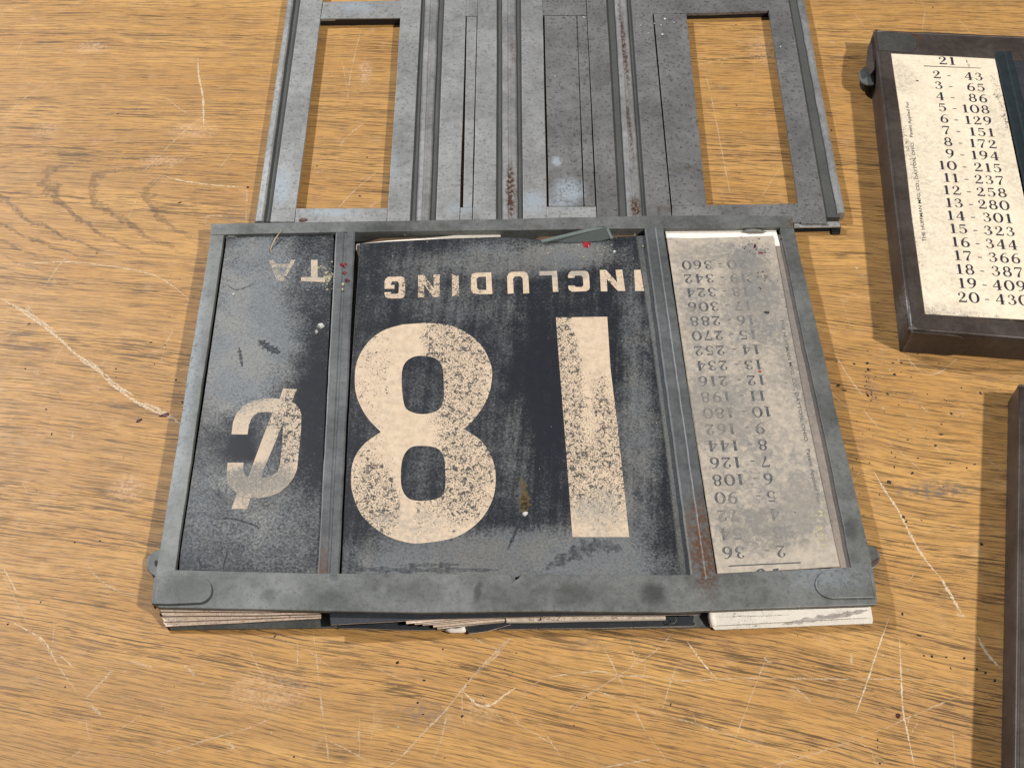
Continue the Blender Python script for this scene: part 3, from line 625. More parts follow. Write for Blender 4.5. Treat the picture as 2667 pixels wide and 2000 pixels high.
# cent sign and what is left of the small capitals
letter('A', (700, 677), (771, 677), (737, 733), (722, 733), M_cream_l, CL) if 0 else None
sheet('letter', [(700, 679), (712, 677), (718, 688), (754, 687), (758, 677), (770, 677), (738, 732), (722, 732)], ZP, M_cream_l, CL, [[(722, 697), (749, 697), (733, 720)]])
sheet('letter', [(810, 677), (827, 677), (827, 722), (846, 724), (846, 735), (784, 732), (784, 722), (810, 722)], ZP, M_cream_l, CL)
def Z7(x, y): return (500 + x / 3.016, 950 + y / 3.016)
cent = [Z7(*p) for p in [(715, 187), (825, 190), (783, 292), (815, 310), (845, 345), (858, 385), (857, 500), (848, 620), (832, 760), (825, 820), (800, 885), (750, 950), (690, 1000), (610, 1032), (530, 1045), (462, 1042), (432, 1133), (310, 1130), (352, 1010),
        (310, 970), (282, 925), (272, 870), (280, 768), (405, 768), (403, 840), (440, 880), (530, 560), (625, 375), (560, 372), (500, 385), (470, 415), (448, 470), (435, 547), (310, 545), (330, 440), (355, 375), (400, 325), (470, 285), (560, 265), (640, 262), (690, 268)]]
cent = [Z7(*p) for p in [(715, 187), (825, 190), (783, 292), (815, 310), (845, 345), (858, 385), (857, 500), (848, 620), (832, 760), (825, 820), (800, 885), (750, 950), (690, 1000), (610, 1032), (530, 1045), (462, 1042), (432, 1133), (310, 1130), (352, 1010),
        (310, 970), (282, 925), (272, 870), (280, 768), (405, 768), (403, 830), (418, 868), (442, 880), (545, 600), (632, 378), (590, 370), (535, 372), (492, 392), (465, 425), (446, 480), (436, 547), (310, 545), (322, 450), (350, 380), (400, 325), (470, 285), (560, 265), (640, 262), (688, 268)]]
hole = [Z7(*p) for p in [(715, 458), (712, 560), (702, 680), (692, 780), (672, 840), (610, 880), (545, 890), (560, 830), (640, 640)]]
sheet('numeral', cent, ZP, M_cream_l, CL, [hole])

# printed table on the upside-down card: reading direction runs right to left in the picture
pr = Plane((2014, 614), (1737, 619), (2187, 1474), Z_CARD)      # origin top right; u to the left, v down the picture = up the page
rows = [(20, 360), (19, 342), (18, 324), (17, 306), (16, 288), (15, 270), (14, 252), (13, 234), (12, 216), (11, 198), (10, 180), (9, 162), (8, 144), (7, 126), (6, 108), (5, 90), (4, 72), (3, 54), (2, 36)]
u_a, v_a = pr.local(1942, 702); u_b, v_b = pr.local(2052, 1462)
u360, _ = pr.local(1778, 690); u36, _ = pr.local(1889, 1441)
v20 = pr.local(1860, 678)[1]; v2 = pr.local(1970, 1421)[1]; hgt = .66 * (v2 - v20) / 18
udash = pr.local(1867, 690)[0]
vt = v2 + hgt                                                  # page-up is picture-down: the baseline of a row is its upper picture edge
for i, (a, b) in enumerate(rows):
    v = v20 + (v2 - v20) * i / 18.0
    h = hgt; wf = 1.14; tr = .15
    ta, tb_ = str(a), str(b)
    ua = pr.w * .478 - text_w(ta, h, wf, tr)                     # right-aligned index
    ub = pr.w * .895 - text_w(tb_, h, wf, tr)
    write_row(pr, [(ta, ua, v, h, wf, tr), ('-', pr.w * .52, v, h, 1.1, 0), (tb_, ub, v, h, wf, tr)], M_ink_r, CR, .05)
f = lambda x, y: P(x, y, Z_CARD + .05)
link_mesh('rule', [f(1897, 1472), f(2085, 1463), f(2086, 1466), f(1898, 1475)], [(0, 1, 2, 3)], M_ink_r, CR)
link_mesh('printed_heading', [f(1967, 1489), f(1974, 1482), f(1985, 1480), f(1995, 1487), f(1988, 1487), f(1980, 1484), f(1974, 1489)], [(0, 1, 5, 6), (1, 2, 5), (2, 3, 4, 5)], M_ink_r, CR)
link_mesh('printed_heading', [f(2012, 1482), f(2027, 1479), f(2028, 1484), f(2014, 1486)], [(0, 1, 2, 3)], M_ink_r, CR)
# the maker's line runs down the right margin
a0 = P(2030, 832, Z_CARD); a1 = P(2118, 1272, Z_CARD)
u0, v0 = pr.local(2023, 832); u1, v1 = pr.local(2112, 1272)
small_text('THE HUFFMAN MFG. CO., DAYTON, OHIO.   Patent Applied For', pr, u0 - 1.6, v0, math.hypot(u1 - u0, v1 - v0) * 1.08, 1.9, math.degrees(math.atan2(v1 - v0, u1 - u0)), M_ink_r, CR, .05)

# other cards of the three packs
PACK_L = 'cards stacked in the left bay'
def pack_card(pts, z0, z1, mats, label, group=None, bevel=.12, amp=1.2, warp=None, name='price_card'):
    o = prism(name, pts, z0, z1, mats, None, side=1 if isinstance(mats, list) else 0, bevel=bevel, amp=amp, step=60, warp=warp)
    return tag(o, label, 'card', group)
NE = [M_navy_under, M_edge_card]
M_leaf = card_mat('pinkish_card_back', (.84, .68, .56), (.62, .48, .36), 5, [], (.2, .16, .12), mottle=1.0, base_dust=-.1, flecks=[(620, 1610, 500, 120, .5)], fleck_col=(.09, .06, .05))
M_leaf_gap = card_mat('brown_gap_shade', (.10, .075, .06), (.30, .23, .17), 5, [], (.2, .16, .12), mottle=1.0, base_dust=-.1)  # dark sides paint the shadowed gaps between stacked cards
L_lab = ['uppermost card edge sticking out below the frame at lower left', 'second card edge from the top in the left pack below the frame',
         'third card edge from the top in the left pack below the frame', 'lowest cream card edge in the left pack, touching the back plate']
for k, (l, r, z1) in enumerate([((419, 1592), (833, 1593), 7.75), ((424, 1604), (834, 1598), 6.0), ((428, 1618), (835, 1604), 4.4), ((432, 1631), (836, 1610), 2.95)]):
    pack_card([(618 - 4 * k, 640 - 6 * k), (858, 632), (r[0], r[1]), (630, (l[1] + r[1]) / 2 + 1), l, (l[0] - 8, l[1] - 12), (490, 1460), (560, 1100)], z1 - [1.0, 1.25, .9, 1.2][k], z1, [M_leaf, M_leaf_gap], L_lab[k], 'cards packed in the left bay')
# centre pack
pack_card([(948, 720), (1720, 720), (1810, 1560), (1824, 1600), (1594, 1602), (1450, 1604), (1300, 1608), (1148, 1612), (1000, 1620), (862, 1627), (858, 1590), (905, 1490)], 7.2, 7.6, NE,
          'thin black card under the 18 card, its lower edge showing below the frame', bevel=.05)
pack_card([(927, 648), (928, 636), (1010, 627), (1100, 621), (1200, 612), (1303, 607), (1304, 617), (1310, 760), (960, 760)], 6.0, 6.5, [M_white_card, M_edge_card],
          'white card peeping out above the 18 card under the top rail')
pack_card([(925, 640), (1000, 618), (1300, 604), (1301, 700), (930, 700)], 4.2, 5.0, [M_tan, M_edge_card], 'tan card edge behind the white one at the top opening of the frame')
pack_card([(927, 596), (1680, 592), (1690, 680), (930, 690)], 2.2, 3.0, [M_black, M_black], 'black strip painting the shade deep in the top opening of the front frame', bevel=0)  # added black piece that paints the darkness of the slot
pack_card([(1395, 622), (1420, 610), (1450, 602), (1560, 604), (1660, 612), (1680, 700), (1390, 700)], 3.6, 4.6, [M_tan, M_tan], 'torn brown card behind the shard in the top opening', amp=3.0)
fan = [((1058, 1624), (1250, 1606), 6.9), ((1080, 1626), (1300, 1607), 6.1), ((1101, 1628), (1360, 1607), 5.3), ((1128, 1633), (1380, 1612), 4.4), ((1139, 1638), (1330, 1618), 3.6)]
fl = ['topmost of the five fanned card edges below the bottom rail', 'second fanned card edge from the top below the bottom rail', 'third fanned card edge, pinkish, below the bottom rail',
      'fourth and broadest fanned card edge below the bottom rail', 'lowest of the five fanned card edges, above the white roll']
for k, (l, r, z1) in enumerate(fan):
    pack_card([l, (l[0] - 14, 1400 - 3 * k), (1640, 1400), (1760, 1590), (r[0], r[1])], z1 - (.75 if k < 3 else 1.1), z1, [M_leaf, M_leaf_gap], fl[k], 'cards fanned out below the bottom rail')
pack_card([(1318, 1617), (1300, 1500), (1720, 1480), (1733, 1606), (1735, 1610), (1500, 1614)], 2.9, 5.2, [M_edge_card, M_white_card], 'thick whitish card edge right of the white roll, below the bottom rail', amp=1.0, bevel=.3)
pack_card([(1215, 1630), (1200, 1560), (1330, 1560), (1330, 1626), (1270, 1643), (1222, 1650)], 1.9, 2.4, NE, 'small black card corner pointing down beside the white roll')
pack_card([(880, 1632), (884, 1400), (1790, 1400), (1808, 1608), (1806, 1618), (1812, 1625), (1808, 1629), (1500, 1636), (1350, 1638), (1094, 1641), (882, 1636)], 1.65, 2.1, NE, 'bottommost black card of the middle pack, resting on the back plate')
pack_card([(1640, 616), (1703, 612), (1740, 800), (1795, 1100), (1860, 1497), (1745, 1500), (1690, 1000)], 7.2, 7.86, [M_navy_strip, M_edge_card], 'black card edge showing between the 18 card and the right divider')
# small paper roll
def tube(name, pts, rads, mat, parent=None, seg=10, flat=1.0, squash=1.0):
    vs = []; fs = []; n = len(pts)
    for i, p in enumerate(pts):
        t = (pts[min(n - 1, i + 1)] - pts[max(0, i - 1)]).normalized()
        up = Vector((0, 0, 1)); s = t.cross(up)
        if s.length < 1e-6: s = Vector((1, 0, 0))
        s.normalize(); up = s.cross(t).normalized()
        for k in range(seg):
            a = 2 * math.pi * k / seg
            vs.append(p + s * math.cos(a) * rads[i] * .001 * flat + up * math.sin(a) * rads[i] * .001 * squash)
        if i:
            for k in range(seg):
                fs.append(((i - 1) * seg + k, (i - 1) * seg + (k + 1) % seg, i * seg + (k + 1) % seg, i * seg + k))
    fs.append(tuple(range(seg))); fs.append(tuple(range((n - 1) * seg, n * seg)))
    return link_mesh(name, vs, fs, mat, parent, smooth=True)
rl = tube('paper_roll', [P(1160, 1640, 1.8), P(1175, 1641, 1.8), P(1188, 1642, 1.8), P(1200, 1640, 1.8), P(1212, 1637, 2.0)], [.6, 1.3, 1.05, 1.45, 1.4], M_white_card, None, 12)
tag(rl, 'small crumpled white paper roll sticking out below the middle of the bottom rail', 'paper roll')
# right pack: the white sheet curls down out of the frame
def curl(name, TL, TR, BL, BR, zt, zb, mat, n=8, m=16, th=.5, bulge=1.2):
    vs = []; fs = []
    for j in range(n + 1):
        s = j / n; z = zt + (zb - zt) * s ** 1.5
        for i in range(m + 1):
            t = i / m
            x = (TL[0] * (1 - t) + TR[0] * t) * (1 - s) + (BL[0] * (1 - t) + BR[0] * t) * s
            y = (TL[1] * (1 - t) + TR[1] * t) * (1 - s) + (BL[1] * (1 - t) + BR[1] * t) * s
            zz = z + bulge * .3 * math.sin(t * 3.1) * s
            vs.append(P(x, y, zz))
    k = len(vs)
    vs += [v - Vector((0, 0, th / 1000)) for v in vs]
    W_ = m + 1
    for j in range(n):
        for i in range(m):
            a = j * W_ + i; fs.append((a, a + 1, a + W_ + 1, a + W_)); fs.append((k + a, k + a + W_, k + a + W_ + 1, k + a + 1))
    for i in range(m): fs.append((i, k + i, k + i + 1, i + 1)); a = n * W_ + i; fs.append((a, a + 1, k + a + 1, k + a))
    for j in range(n): a = j * W_; fs.append((a, a + W_, k + a + W_, k + a)); a = j * W_ + m; fs.append((a, k + a, k + a + W_, a + W_))
    return link_mesh(name, vs, fs, mat, None, smooth=False)
cw = curl('price_card', (1838, 1560), (2258, 1545), (1850, 1629), (2268, 1607), 7.2, 3.9, M_white_card)
strips('crease_shade', [([(2060, 1622), (2120, 1612), (2200, 1600), (2262, 1588)], 14), ([(1870, 1606), (1990, 1603), (2060, 1600)], 2)], 5.8, mark_mat('grey_crease_shade', (.30, .27, .25), .25, .6, .6, .5), cw)  # grey strips paint the shading along the fold
tag(cw, 'white card bent down out of the frame at lower right', 'card')
tube('curled_corner', [P(1850, 1592, 6.2), P(1852, 1605, 5.2), P(1855, 1620, 4.0), P(1858, 1632, 3.0)], [1.1, 1.5, 1.5, 1.2], M_white_card, cw, 10)
pack_card([(1850, 1560), (2262, 1545), (2274, 1614), (2272, 1623), (1862, 1639), (1856, 1634)], 1.2, 1.8, [M_white_card, M_white_card], 'lowest white card under the bent one at lower right', amp=.5)
pack_card([(1732, 600), (2020, 596), (2032, 640), (1740, 660)], 7.2, 7.75, [M_white_card, M_edge_card], 'white card edge above the upside-down price table, below the top rail')
pack_card([(1990, 612), (2040, 612), (2140, 1060), (2222, 1478), (2180, 1482), (1900, 1400), (1850, 900)], 7.1, 7.7, [M_paper_r2, M_edge_card], 'browned card showing along the right rail behind the price table card', bevel=.05)

# ------------------------------------------------------------------ shard, lumps, flakes, crumbs
sh = prism('metal_shard', [(1412, 626), (1470, 612), (1530, 598), (1572, 592), (1582, 598), (1596, 620), (1560, 628), (1480, 632)], 8.9, 9.3, M_glass, None, bevel=.1,
           warp=lambda x, y: (628 - y) * .035)
tag(sh, 'grey green shard poking up between the middle card and the top rail', 'shard')
ribbon('shard_edge', (1408, 626), (1412, 632), (1574, 586), (1575, 594), [(0, 9.4), (0, 10.4), (1, 10.4), (1, 9.4)], 10.2, M_glass2, sh, n=10, jit=.7)
ribbon('shard_edge', (1574, 587), (1583, 592), (1590, 622), (1597, 620), [(0, 9.3), (0, 10.3), (1, 10.3), (1, 9.3)], 10.1, M_glass2, sh, n=5, jit=.5)
def lump(name, x, y, z, rx, ry, h, mat, label=None, cat=None, group=None, seed=0, rot=0.0, n=9, parent=None):
    """irregular chip resting on a surface z mm up; sizes in mm"""
    rnd = random.Random(seed * 31 + 5)
    c = P(x, y, z); base = []; mid = []; vs = []
    ca, sa = math.cos(rot), math.sin(rot)
    for k in range(n):
        a = 2 * math.pi * k / n + rnd.uniform(-.2, .2); r = rnd.uniform(.7, 1.1)
        px, py = rx * r * math.cos(a), ry * r * math.sin(a)
        base.append(c + Vector(((px * ca - py * sa) / 1000, (px * sa + py * ca) / 1000, 0)))
        mid.append(c + Vector(((px * ca - py * sa) * .62 / 1000, (px * sa + py * ca) * .62 / 1000, h * rnd.uniform(.75, 1.1) / 1000)))
    vs = base + mid + [c + Vector((0, 0, h * .9 / 1000))]
    fs = [(k, (k + 1) % n, n + (k + 1) % n, n + k) for k in range(n)] + [(n + k, n + (k + 1) % n, 2 * n) for k in range(n)] + [tuple(range(n))]
    o = link_mesh(name, vs, fs, mat, parent, smooth=False, loc=c)
    if label: tag(o, label, cat, group)
    return o
lump('plaster_lump', 1960, 604, 7.8, 8.0, 1.9, 1.5, plain('grey_plaster', (.22, .21, .19), .8, .8), 'grey crumbly lump on the white card edge below the top rail', 'lump', n=14, seed=3)
lump('plaster_chip', 835, 850, 8.65, 2.1, 1.6, 1.6, M_crumb, 'white plaster chip beside the left divider on the cent card', 'chip', seed=4)
lump('plaster_chip', 824, 864, 8.65, 1.0, 1.4, .8, plain('grey_chip', (.4, .4, .38)), 'small grey chip touching the white plaster chip on the cent card', 'chip', seed=6)
lump('plaster_chip', 608, 767, 8.65, .95, .9, .8, M_crumb, 'small round white crumb on the upper left of the cent card', 'chip', seed=7)
lump('plaster_chip', 1600, 656, 8.65, .9, 1.0, .7, M_crumb, 'white crumb right of the red wax near the top of the 18 card', 'chip', seed=8)
lump('plaster_chip', 893, 741, 10.3, .9, 1.1, .7, M_yellow, 'pale yellow crumb on the left divider just below the red flakes', 'chip', seed=9)
lump('plaster_chip', 892, 754, 10.3, .55, 1.0, .5, M_yellow, 'thin pale crumb on the left divider, second below the red flakes', 'chip', seed=10)
lump('wax_seal', 1527, 637, 8.65, 2.7, 2.6, .8, M_red2, 'shiny red wax drop at the top of the 18 card', 'wax', n=14, seed=11)
lump('wax_flake', 895, 690, 10.3, 2.2, 1.7, .6, M_red, 'dark red wax flake on the left divider, topmost of three', 'flake', 'red flakes on the left divider', seed=12)
lump('wax_flake', 898, 711, 10.3, 1.2, 1.4, .5, M_red, 'small dark red wax flake on the left divider, middle of three', 'flake', 'red flakes on the left divider', seed=13)
lump('wax_flake', 905, 732, 10.3, 1.9, 1.5, .5, M_maroon, 'maroon flake on the left divider, lowest of three', 'flake', 'red flakes on the left divider', seed=14, rot=-.8)
lump('wax_flake', 428, 1081, .05, 3.2, 1.3, .4, M_maroon, 'maroon flake on the table beside the frame at the end of the long scratch', 'flake', seed=15, rot=.2)
lump('wax_flake', 362, 1095, .05, 2.0, 1.0, .5, M_maroon, 'curled maroon flake on the table left of the frame', 'flake', seed=16, rot=.6)
lump('wax_flake', 468, 528, .05, 1.3, .6, .3, M_maroon, 'small maroon flake on the table at upper left', 'flake', seed=17, rot=.3)
lump('wax_flake', 645, 488, .05, .9, .8, .4, M_maroon, 'tiny maroon flake on the table beside the left edge of the rear frame', 'flake', seed=18)
lump('wax_flake', 1966, 641, 8.65, .7, 2.1, .3, M_maroon, 'thin upright maroon flake at the top of the price table card', 'flake', seed=19, rot=-.3)
lump('wax_flake', 1981, 659, 8.65, 2.0, .7, .3, M_red, 'curved red flake near the top right of the price table card', 'flake', seed=20, rot=-.1)
lump('wax_flake', 1979, 967, 8.65, .9, .8, .5, plain('orange_red', (.55, .06, .03)), 'bright orange red crumb on the price table card', 'crumb', seed=21)
lump('wax_flake', 2389, 211, Z_BC + .05, 1.3, .6, .3, M_maroon, 'maroon flake on the cream card in the right-hand box', 'flake', seed=22, rot=-.8)
lump('grit_chip', 1996, 814, 8.65, 1.7, 1.3, .5, plain('dark_chip', (.05, .06, .06)), 'dark grey chip near the right edge of the price table card', 'chip', seed=23)
lump('rust_chip', 790, 574, 10.5, 2.9, 1.5, 1.0, M_rusty, 'brown rust chip on the top rail of the front frame', 'chip', seed=24, n=12)
lump('wax_flake', 2338, 1863, .05, 1.3, 1.2, .5, M_maroon, 'maroon flake on the table at lower right beside a long scratch', 'flake', seed=26)
lump('plaster_chip', 1368, 1338, 8.65, 1.7, 1.2, .7, M_crumb, 'white chip at the rust stain low on the 18 card', 'chip', seed=27, rot=.3)
lump('dust_clump', 602, 618, 8.65, 3.2, 1.4, 1.0, plain('grey_fluff', (.16, .16, .15), .9, .8), 'grey dust clump in the upper left corner of the cent card', 'dust', n=13, seed=41)
st = tube('straw', [P(732, 600, 11.2), P(717, 622, 10.6), P(708, 640, 9.3), P(705, 650, 9.0), P(709, 662, 8.9)], [.22, .38, .36, .3, .15], M_straw, None, 8)
tag(st, 'pale straw fibre lying over the top rail onto the cent card', 'straw')
fb = tube('thread', [P(1757, 1606, 6.0), P(1762, 1615, 5.0), P(1757, 1622, 5.4), P(1745, 1625, 5.0), P(1741, 1618, 4.5)], [.16] * 5, plain('grey_thread', (.2, .19, .15)), None, 6)
tag(fb, 'grey looped thread hanging below the bottom rail beside the white card', 'thread')
# scraped marks on the cards
M_mark = mark_mat('dark_scrape', (.022, .027, .038), .34, .58, .85)
M_stain = mark_mat('rust_stain', (.12, .085, .03), .36, .6, .75, .5)
strips('scrapes', [([(1364, 1338), (1345, 1380), (1322, 1432)], 9), ([(1346, 1345), (1320, 1375)], 5), ([(1395, 1340), (1408, 1385)], 5), ([(1375, 1335), (1418, 1340)], 3)], ZP, M_mark, CC)
strips('stain', [([(1358, 1245), (1368, 1290), (1372, 1330)], 22), ([(1362, 1290), (1362, 1335)], 26)], ZP - .01, M_stain, CC)
strips('scrapes', [([(672, 885), (700, 905), (730, 920)], 26), ([(622, 905), (627, 930), (631, 955)], 10), ([(560, 1352), (600, 1350), (640, 1360), (668, 1370), (675, 1378)], 6),
                   ([(594, 1432), (583, 1470), (582, 1485)], 5), ([(515, 1449), (528, 1476), (552, 1470)], 6), ([(500, 1483), (560, 1486), (640, 1489)], 4), ([(590, 740), (615, 755), (650, 745), (662, 735)], 4)], ZP, M_mark, CL)
strips('scrapes', [([(1655, 1270), (1668, 1310)], 26), ([(1420, 1480), (1500, 1440), (1560, 1420), (1620, 1430)], 44), ([(900, 1480), (1050, 1484), (1300, 1484)], 16), ([(1040, 1472), (1200, 1470)], 12),
                   ([(970, 665), (968, 770)], 12)], ZP, mark_mat('soft_scrape', (.022, .027, .038), .3, .7, .55, .35), CC)
# loose grit: too fine to count
def grit(name, spots, mat, parent=None, label=None, seed=1):
    rnd = random.Random(seed); vs = []; fs = []
    for x, y, z, r in spots:
        c = P(x, y, z); b = len(vs); n = 6; ex = rnd.uniform(.6, 1.5); an = rnd.uniform(0, 3)
        for k in range(n):
            a = 2 * math.pi * k / n; q_ = rnd.uniform(.6, 1.1) * r / 1000
            px, py = math.cos(a) * q_ * ex, math.sin(a) * q_ / ex
            vs.append(c + Vector((px * math.cos(an) - py * math.sin(an), px * math.sin(an) + py * math.cos(an), 0)))
        vs.append(c + Vector((0, 0, r * rnd.uniform(.4, .9) / 1000)))
        fs += [(b + k, b + (k + 1) % n, b + 6) for k in range(n)] + [tuple(b + k for k in range(n))]
    o = link_mesh(name, vs, fs, mat, parent); o['kind'] = 'stuff'
    if label and not parent: o['label'] = label; o['category'] = 'grit'
    return o
rnd = random.Random(5)
def cluster(cx, cy, sx, sy, n, z, r0, r1): return [(rnd.gauss(cx, sx), rnd.gauss(cy, sy), z, rnd.uniform(r0, r1)) for _ in range(n)]
T1 = [(306, 297, .05, .9), (75, 844, .05, .8), (78, 844, .05, .6), (120, 1066, .05, .9), (135, 1130, .05, .8), (66, 960, .05, .7), (302, 960, .05, .8), (302, 983, .05, .6), (252, 660, .05, .7), (441, 826, .05, .6), (393, 892, .05, .8),
      (430, 899, .05, .7), (458, 990, .05, .8), (475, 1047, .05, 1.0), (260, 1408, .05, .8), (195, 1412, .05, .8), (106, 1567, .05, .7), (20, 1625, .05, .7), (170, 1788, .05, .6), (716, 1657, .05, .8), (765, 1970, .05, .6),
      (1088, 1829, .05, .9), (1105, 1771, .05, .9), (1204, 1864, .05, .9), (1035, 1725, .05, 1.2), (1153, 1690, .05, .6), (1101, 1859, .05, .7), (1345, 1700, .05, .5), (1528, 1815, .05, .6), (1495, 1888, .05, .5), (1747, 1833, .05, .7),
      (2184, 1004, .05, 1.6), (2199, 1017, .05, 1.3), (2258, 946, .05, 1.5), (2261, 963, .05, 1.3), (2225, 948, .05, 1.2), (2330, 975, .05, 1.3), (2347, 945, .05, 1.0), (2326, 945, .05, .9), (2312, 1026, .05, 1.0), (2260, 1029, .05, 1.3),
      (2281, 1035, .05, .9), (2478, 1077, .05, 1.3), (2451, 1131, .05, 1.3), (2437, 1160, .05, 1.1), (2364, 1145, .05, .7), (2315, 1255, .05, 1.5), (2353, 1346, .05, 1.3), (2360, 1358, .05, .9), (2376, 1232, .05, 1.0), (2329, 1216, .05, .8),
      (2332, 1190, .05, .8), (2322, 1178, .05, .7), (2391, 1193, .05, .7), (2555, 1416, .05, 1.3), (2538, 1209, .05, .9), (2518, 1218, .05, .8), (2554, 1024, .05, 1.1), (2350, 1599, .05, 1.0), (2393, 1654, .05, 1.0), (2427, 1709, .05, .9),
      (2407, 1707, .05, .7), (2464, 1711, .05, .7), (2511, 1713, .05, .9), (2544, 1741, .05, .9), (2566, 1752, .05, .9), (2590, 1772, .05, 1.0), (2476, 1739, .05, .7), (2286, 1926, .05, .7), (2286, 1945, .05, .6), (2292, 1987, .05, .8),
      (956, 410, .05, .8), (826, 432, .05, .8), (937, 511, .05, 1.0), (934, 236, .05, .5), (1917, 65, .05, .8), (1857, 217, .05, .6), (1918, 275, .05, .8), (1926, 451, .05, .7), (2166, 340, .05, 1.0), (2430, 20, .05, .9), (2385, 1, .05, .8)]
T1 += [(random.uniform(0, 2660), random.uniform(0, 2000), .05, random.uniform(.2, .45)) for _ in range(170)] + cluster(2320, 1080, 120, 120, 60, .05, .25, .7) + cluster(2263, 1000, 7, 26, 26, .05, .3, .8) + cluster(470, 900, 90, 110, 20, .05, .2, .5)
T1 = [(a, b, c_, r * .8) for a, b, c_, r in T1]
grit('table_grit', T1, M_dirt, None, 'dark specks of grit scattered over the oak table')
T2 = [(random.uniform(0, 2660), random.uniform(0, 2000), .05, random.uniform(.15, .4)) for _ in range(70)] + [(2231, 698, .05, 1.0), (2263, 776, .05, .7), (2300, 1063, .05, .7), (2235, 1167, .05, .6), (2609, 1160, .05, .6), (2364, 1745, .05, .8), (2300, 1706, .05, .6),
      (77, 217, .05, 1.0), (355, 278, .05, .6), (1036, 1893, .05, .7), (706, 1907, .05, .7), (1880, 168, .05, .7), (1930, 345, .05, .6), (1845, 386, .05, .6)] + cluster(2310, 970, 40, 20, 8, .05, .3, .6)
grit('pale_crumbs', T2, M_yellow, None, 'pale crumbs scattered over the oak table', 2)
grit('pale_crumbs', cluster(850, 715, 22, 26, 60, 8.65, .2, .7) + cluster(858, 722, 8, 10, 12, 8.65, .5, .9) + cluster(620, 780, 40, 40, 12, 8.65, .2, .4) + cluster(1560, 645, 60, 18, 22, 8.65, .2, .6) + cluster(1540, 680, 60, 30, 10, 8.65, .2, .4)
     + cluster(1200, 700, 120, 40, 12, 8.65, .2, .4) + cluster(1960, 760, 60, 60, 14, 8.65, .2, .5) + cluster(2140, 1385, 8, 24, 14, 8.65, .5, 1.1) + cluster(2020, 900, 90, 300, 20, 8.65, .2, .4) + cluster(1500, 1200, 250, 200, 12, 8.65, .2, .35), M_yellow, None,
     'pale crumbs and plaster specks lying on the cards of the front frame', 3)
grit('dark_specks', cluster(1975, 640, 26, 18, 24, 8.65, .2, .6) + cluster(1985, 725, 26, 14, 26, 8.65, .25, .6) + cluster(2010, 900, 60, 200, 16, 8.65, .2, .5) + cluster(560, 700, 70, 60, 16, 8.65, .2, .5) + cluster(660, 800, 120, 100, 16, 8.65, .2, .4), M_maroon, None,
     'maroon and dark specks lying on the cards of the front frame', 4)
grit('white_specks', [(1521, 46, 6.0, .9), (1446, 199, 5.9, .5), (1668, 67, 5.9, .6), (1689, 87, 5.9, .6), (1732, 50, 5.9, .9), (1725, 90, 5.9, 1.1), (1722, 66, 5.9, .7), (1705, 62, 5.9, .6), (1755, 59, 5.9, .6), (2033, 122, 5.9, .6), (1084, 187, 5.9, .6), (1170, 206, 5.9, .6)],
     M_crumb, None, 'white specks lying on the rear metal frame', 6)

# ------------------------------------------------------------------ the frame behind
BK = empty('sign_frame', P(1430, 290, 0), 'empty grey metal frame with two open windows, lying behind the front one', 'sign frame')
ZB = 5.8
def quad(name, xt0, xt1, xb0, xb1, yt, yb, z0, z1, mat, parent=BK, bevel=.2, amp=.5):
    """upright strip given by its picture x at y=0 and at y=565, cut at yt and yb"""
    s0, s1 = yt / 565.0, yb / 565.0
    L = lambda s: xt0 + (xb0 - xt0) * s; R = lambda s: xt1 + (xb1 - xt1) * s
    return prism(name, [(L(s0), yt), (R(s0), yt), (R(s1), yb), (L(s1), yb)], z0, z1, mat, parent, bevel=bevel, amp=amp, step=60)
YT, YB = -60, 578
def rail(name, xt0, xt1, xb0, xb1, prof, mat, yt=YT, yb=YB, jit=.5):
    s0, s1 = yt / 565.0, yb / 565.0
    L = lambda s: xt0 + (xb0 - xt0) * s; R = lambda s: xt1 + (xb1 - xt1) * s
    return ribbon(name, (L(s0), yt), (R(s0), yt), (L(s1), yb), (R(s1), yb), prof, 5.5, mat, BK, n=26, jit=jit)
rail('outer_lip', 749, 764, 665, 687, [(0, .4), (0, 5.0), (.15, 6.1), (.8, 6.3), (1, 5.8), (1, 1.0)], M_back)
quad('groove', 760, 786, 683, 709, YT, YB, .6, 3.9, M_groove, bevel=0)
quad('stile', 783, 840.6, 706, 768, YT, YB, 3.4, ZB, M_back)
prism('cross_rail', [(842, 6), (1046, 2), (1043, 47), (835, 49.5)], 3.6, ZB - .15, M_back, BK, amp=.5)
prism('shade_skirt', [(836, 47), (1044, 45), (1043, 50), (835, 52)], .2, ZB - 1.0, M_black, BK, bevel=0)  # black flange paints the shade under the left window's top cross rail
prism('shade_skirt', [(1785, 31), (2003, 24), (2004, 30), (1786, 36)], .2, ZB - 1.0, M_black, BK, bevel=0)  # same painted shade for the right window
prism('cross_rail', [(772, 543), (1010, 542), (1006, 584), (767, 584)], 3.6, ZB - .15, M_back, BK, amp=.5)
quad('stile', 1046, 1097, 1009, 1067.5, YT, YB, 3.4, ZB, M_back)
quad('groove', 1094, 1112, 1064, 1088, YT, YB, .6, 4.2, M_groove, bevel=0)
RP = [(0, 1.0), (0, 5.3), (.10, 6.1), (.36, 6.3), (.46, 5.4), (.54, 5.4), (.62, 6.3), (.90, 6.1), (1, 5.3), (1, 1.0)]
rail('rail', 1108, 1142, 1085, 1119, RP, M_rail)
quad('groove', 1139, 1161, 1116, 1139, YT, YB, .6, 4.2, M_groove, bevel=0)
quad('panel', 1158, 1214.5, 1136, 1197, YT, YB, 3.4, ZB, M_back)
quad('slot_strip', 1217, 1243, 1206, 1229, 43, 540, 2.9, 5.1, M_back)
quad('slot_strip_end', 1215, 1244, 1199, 1231, YT, 42.2, 3.2, ZB - .05, M_back, amp=0)
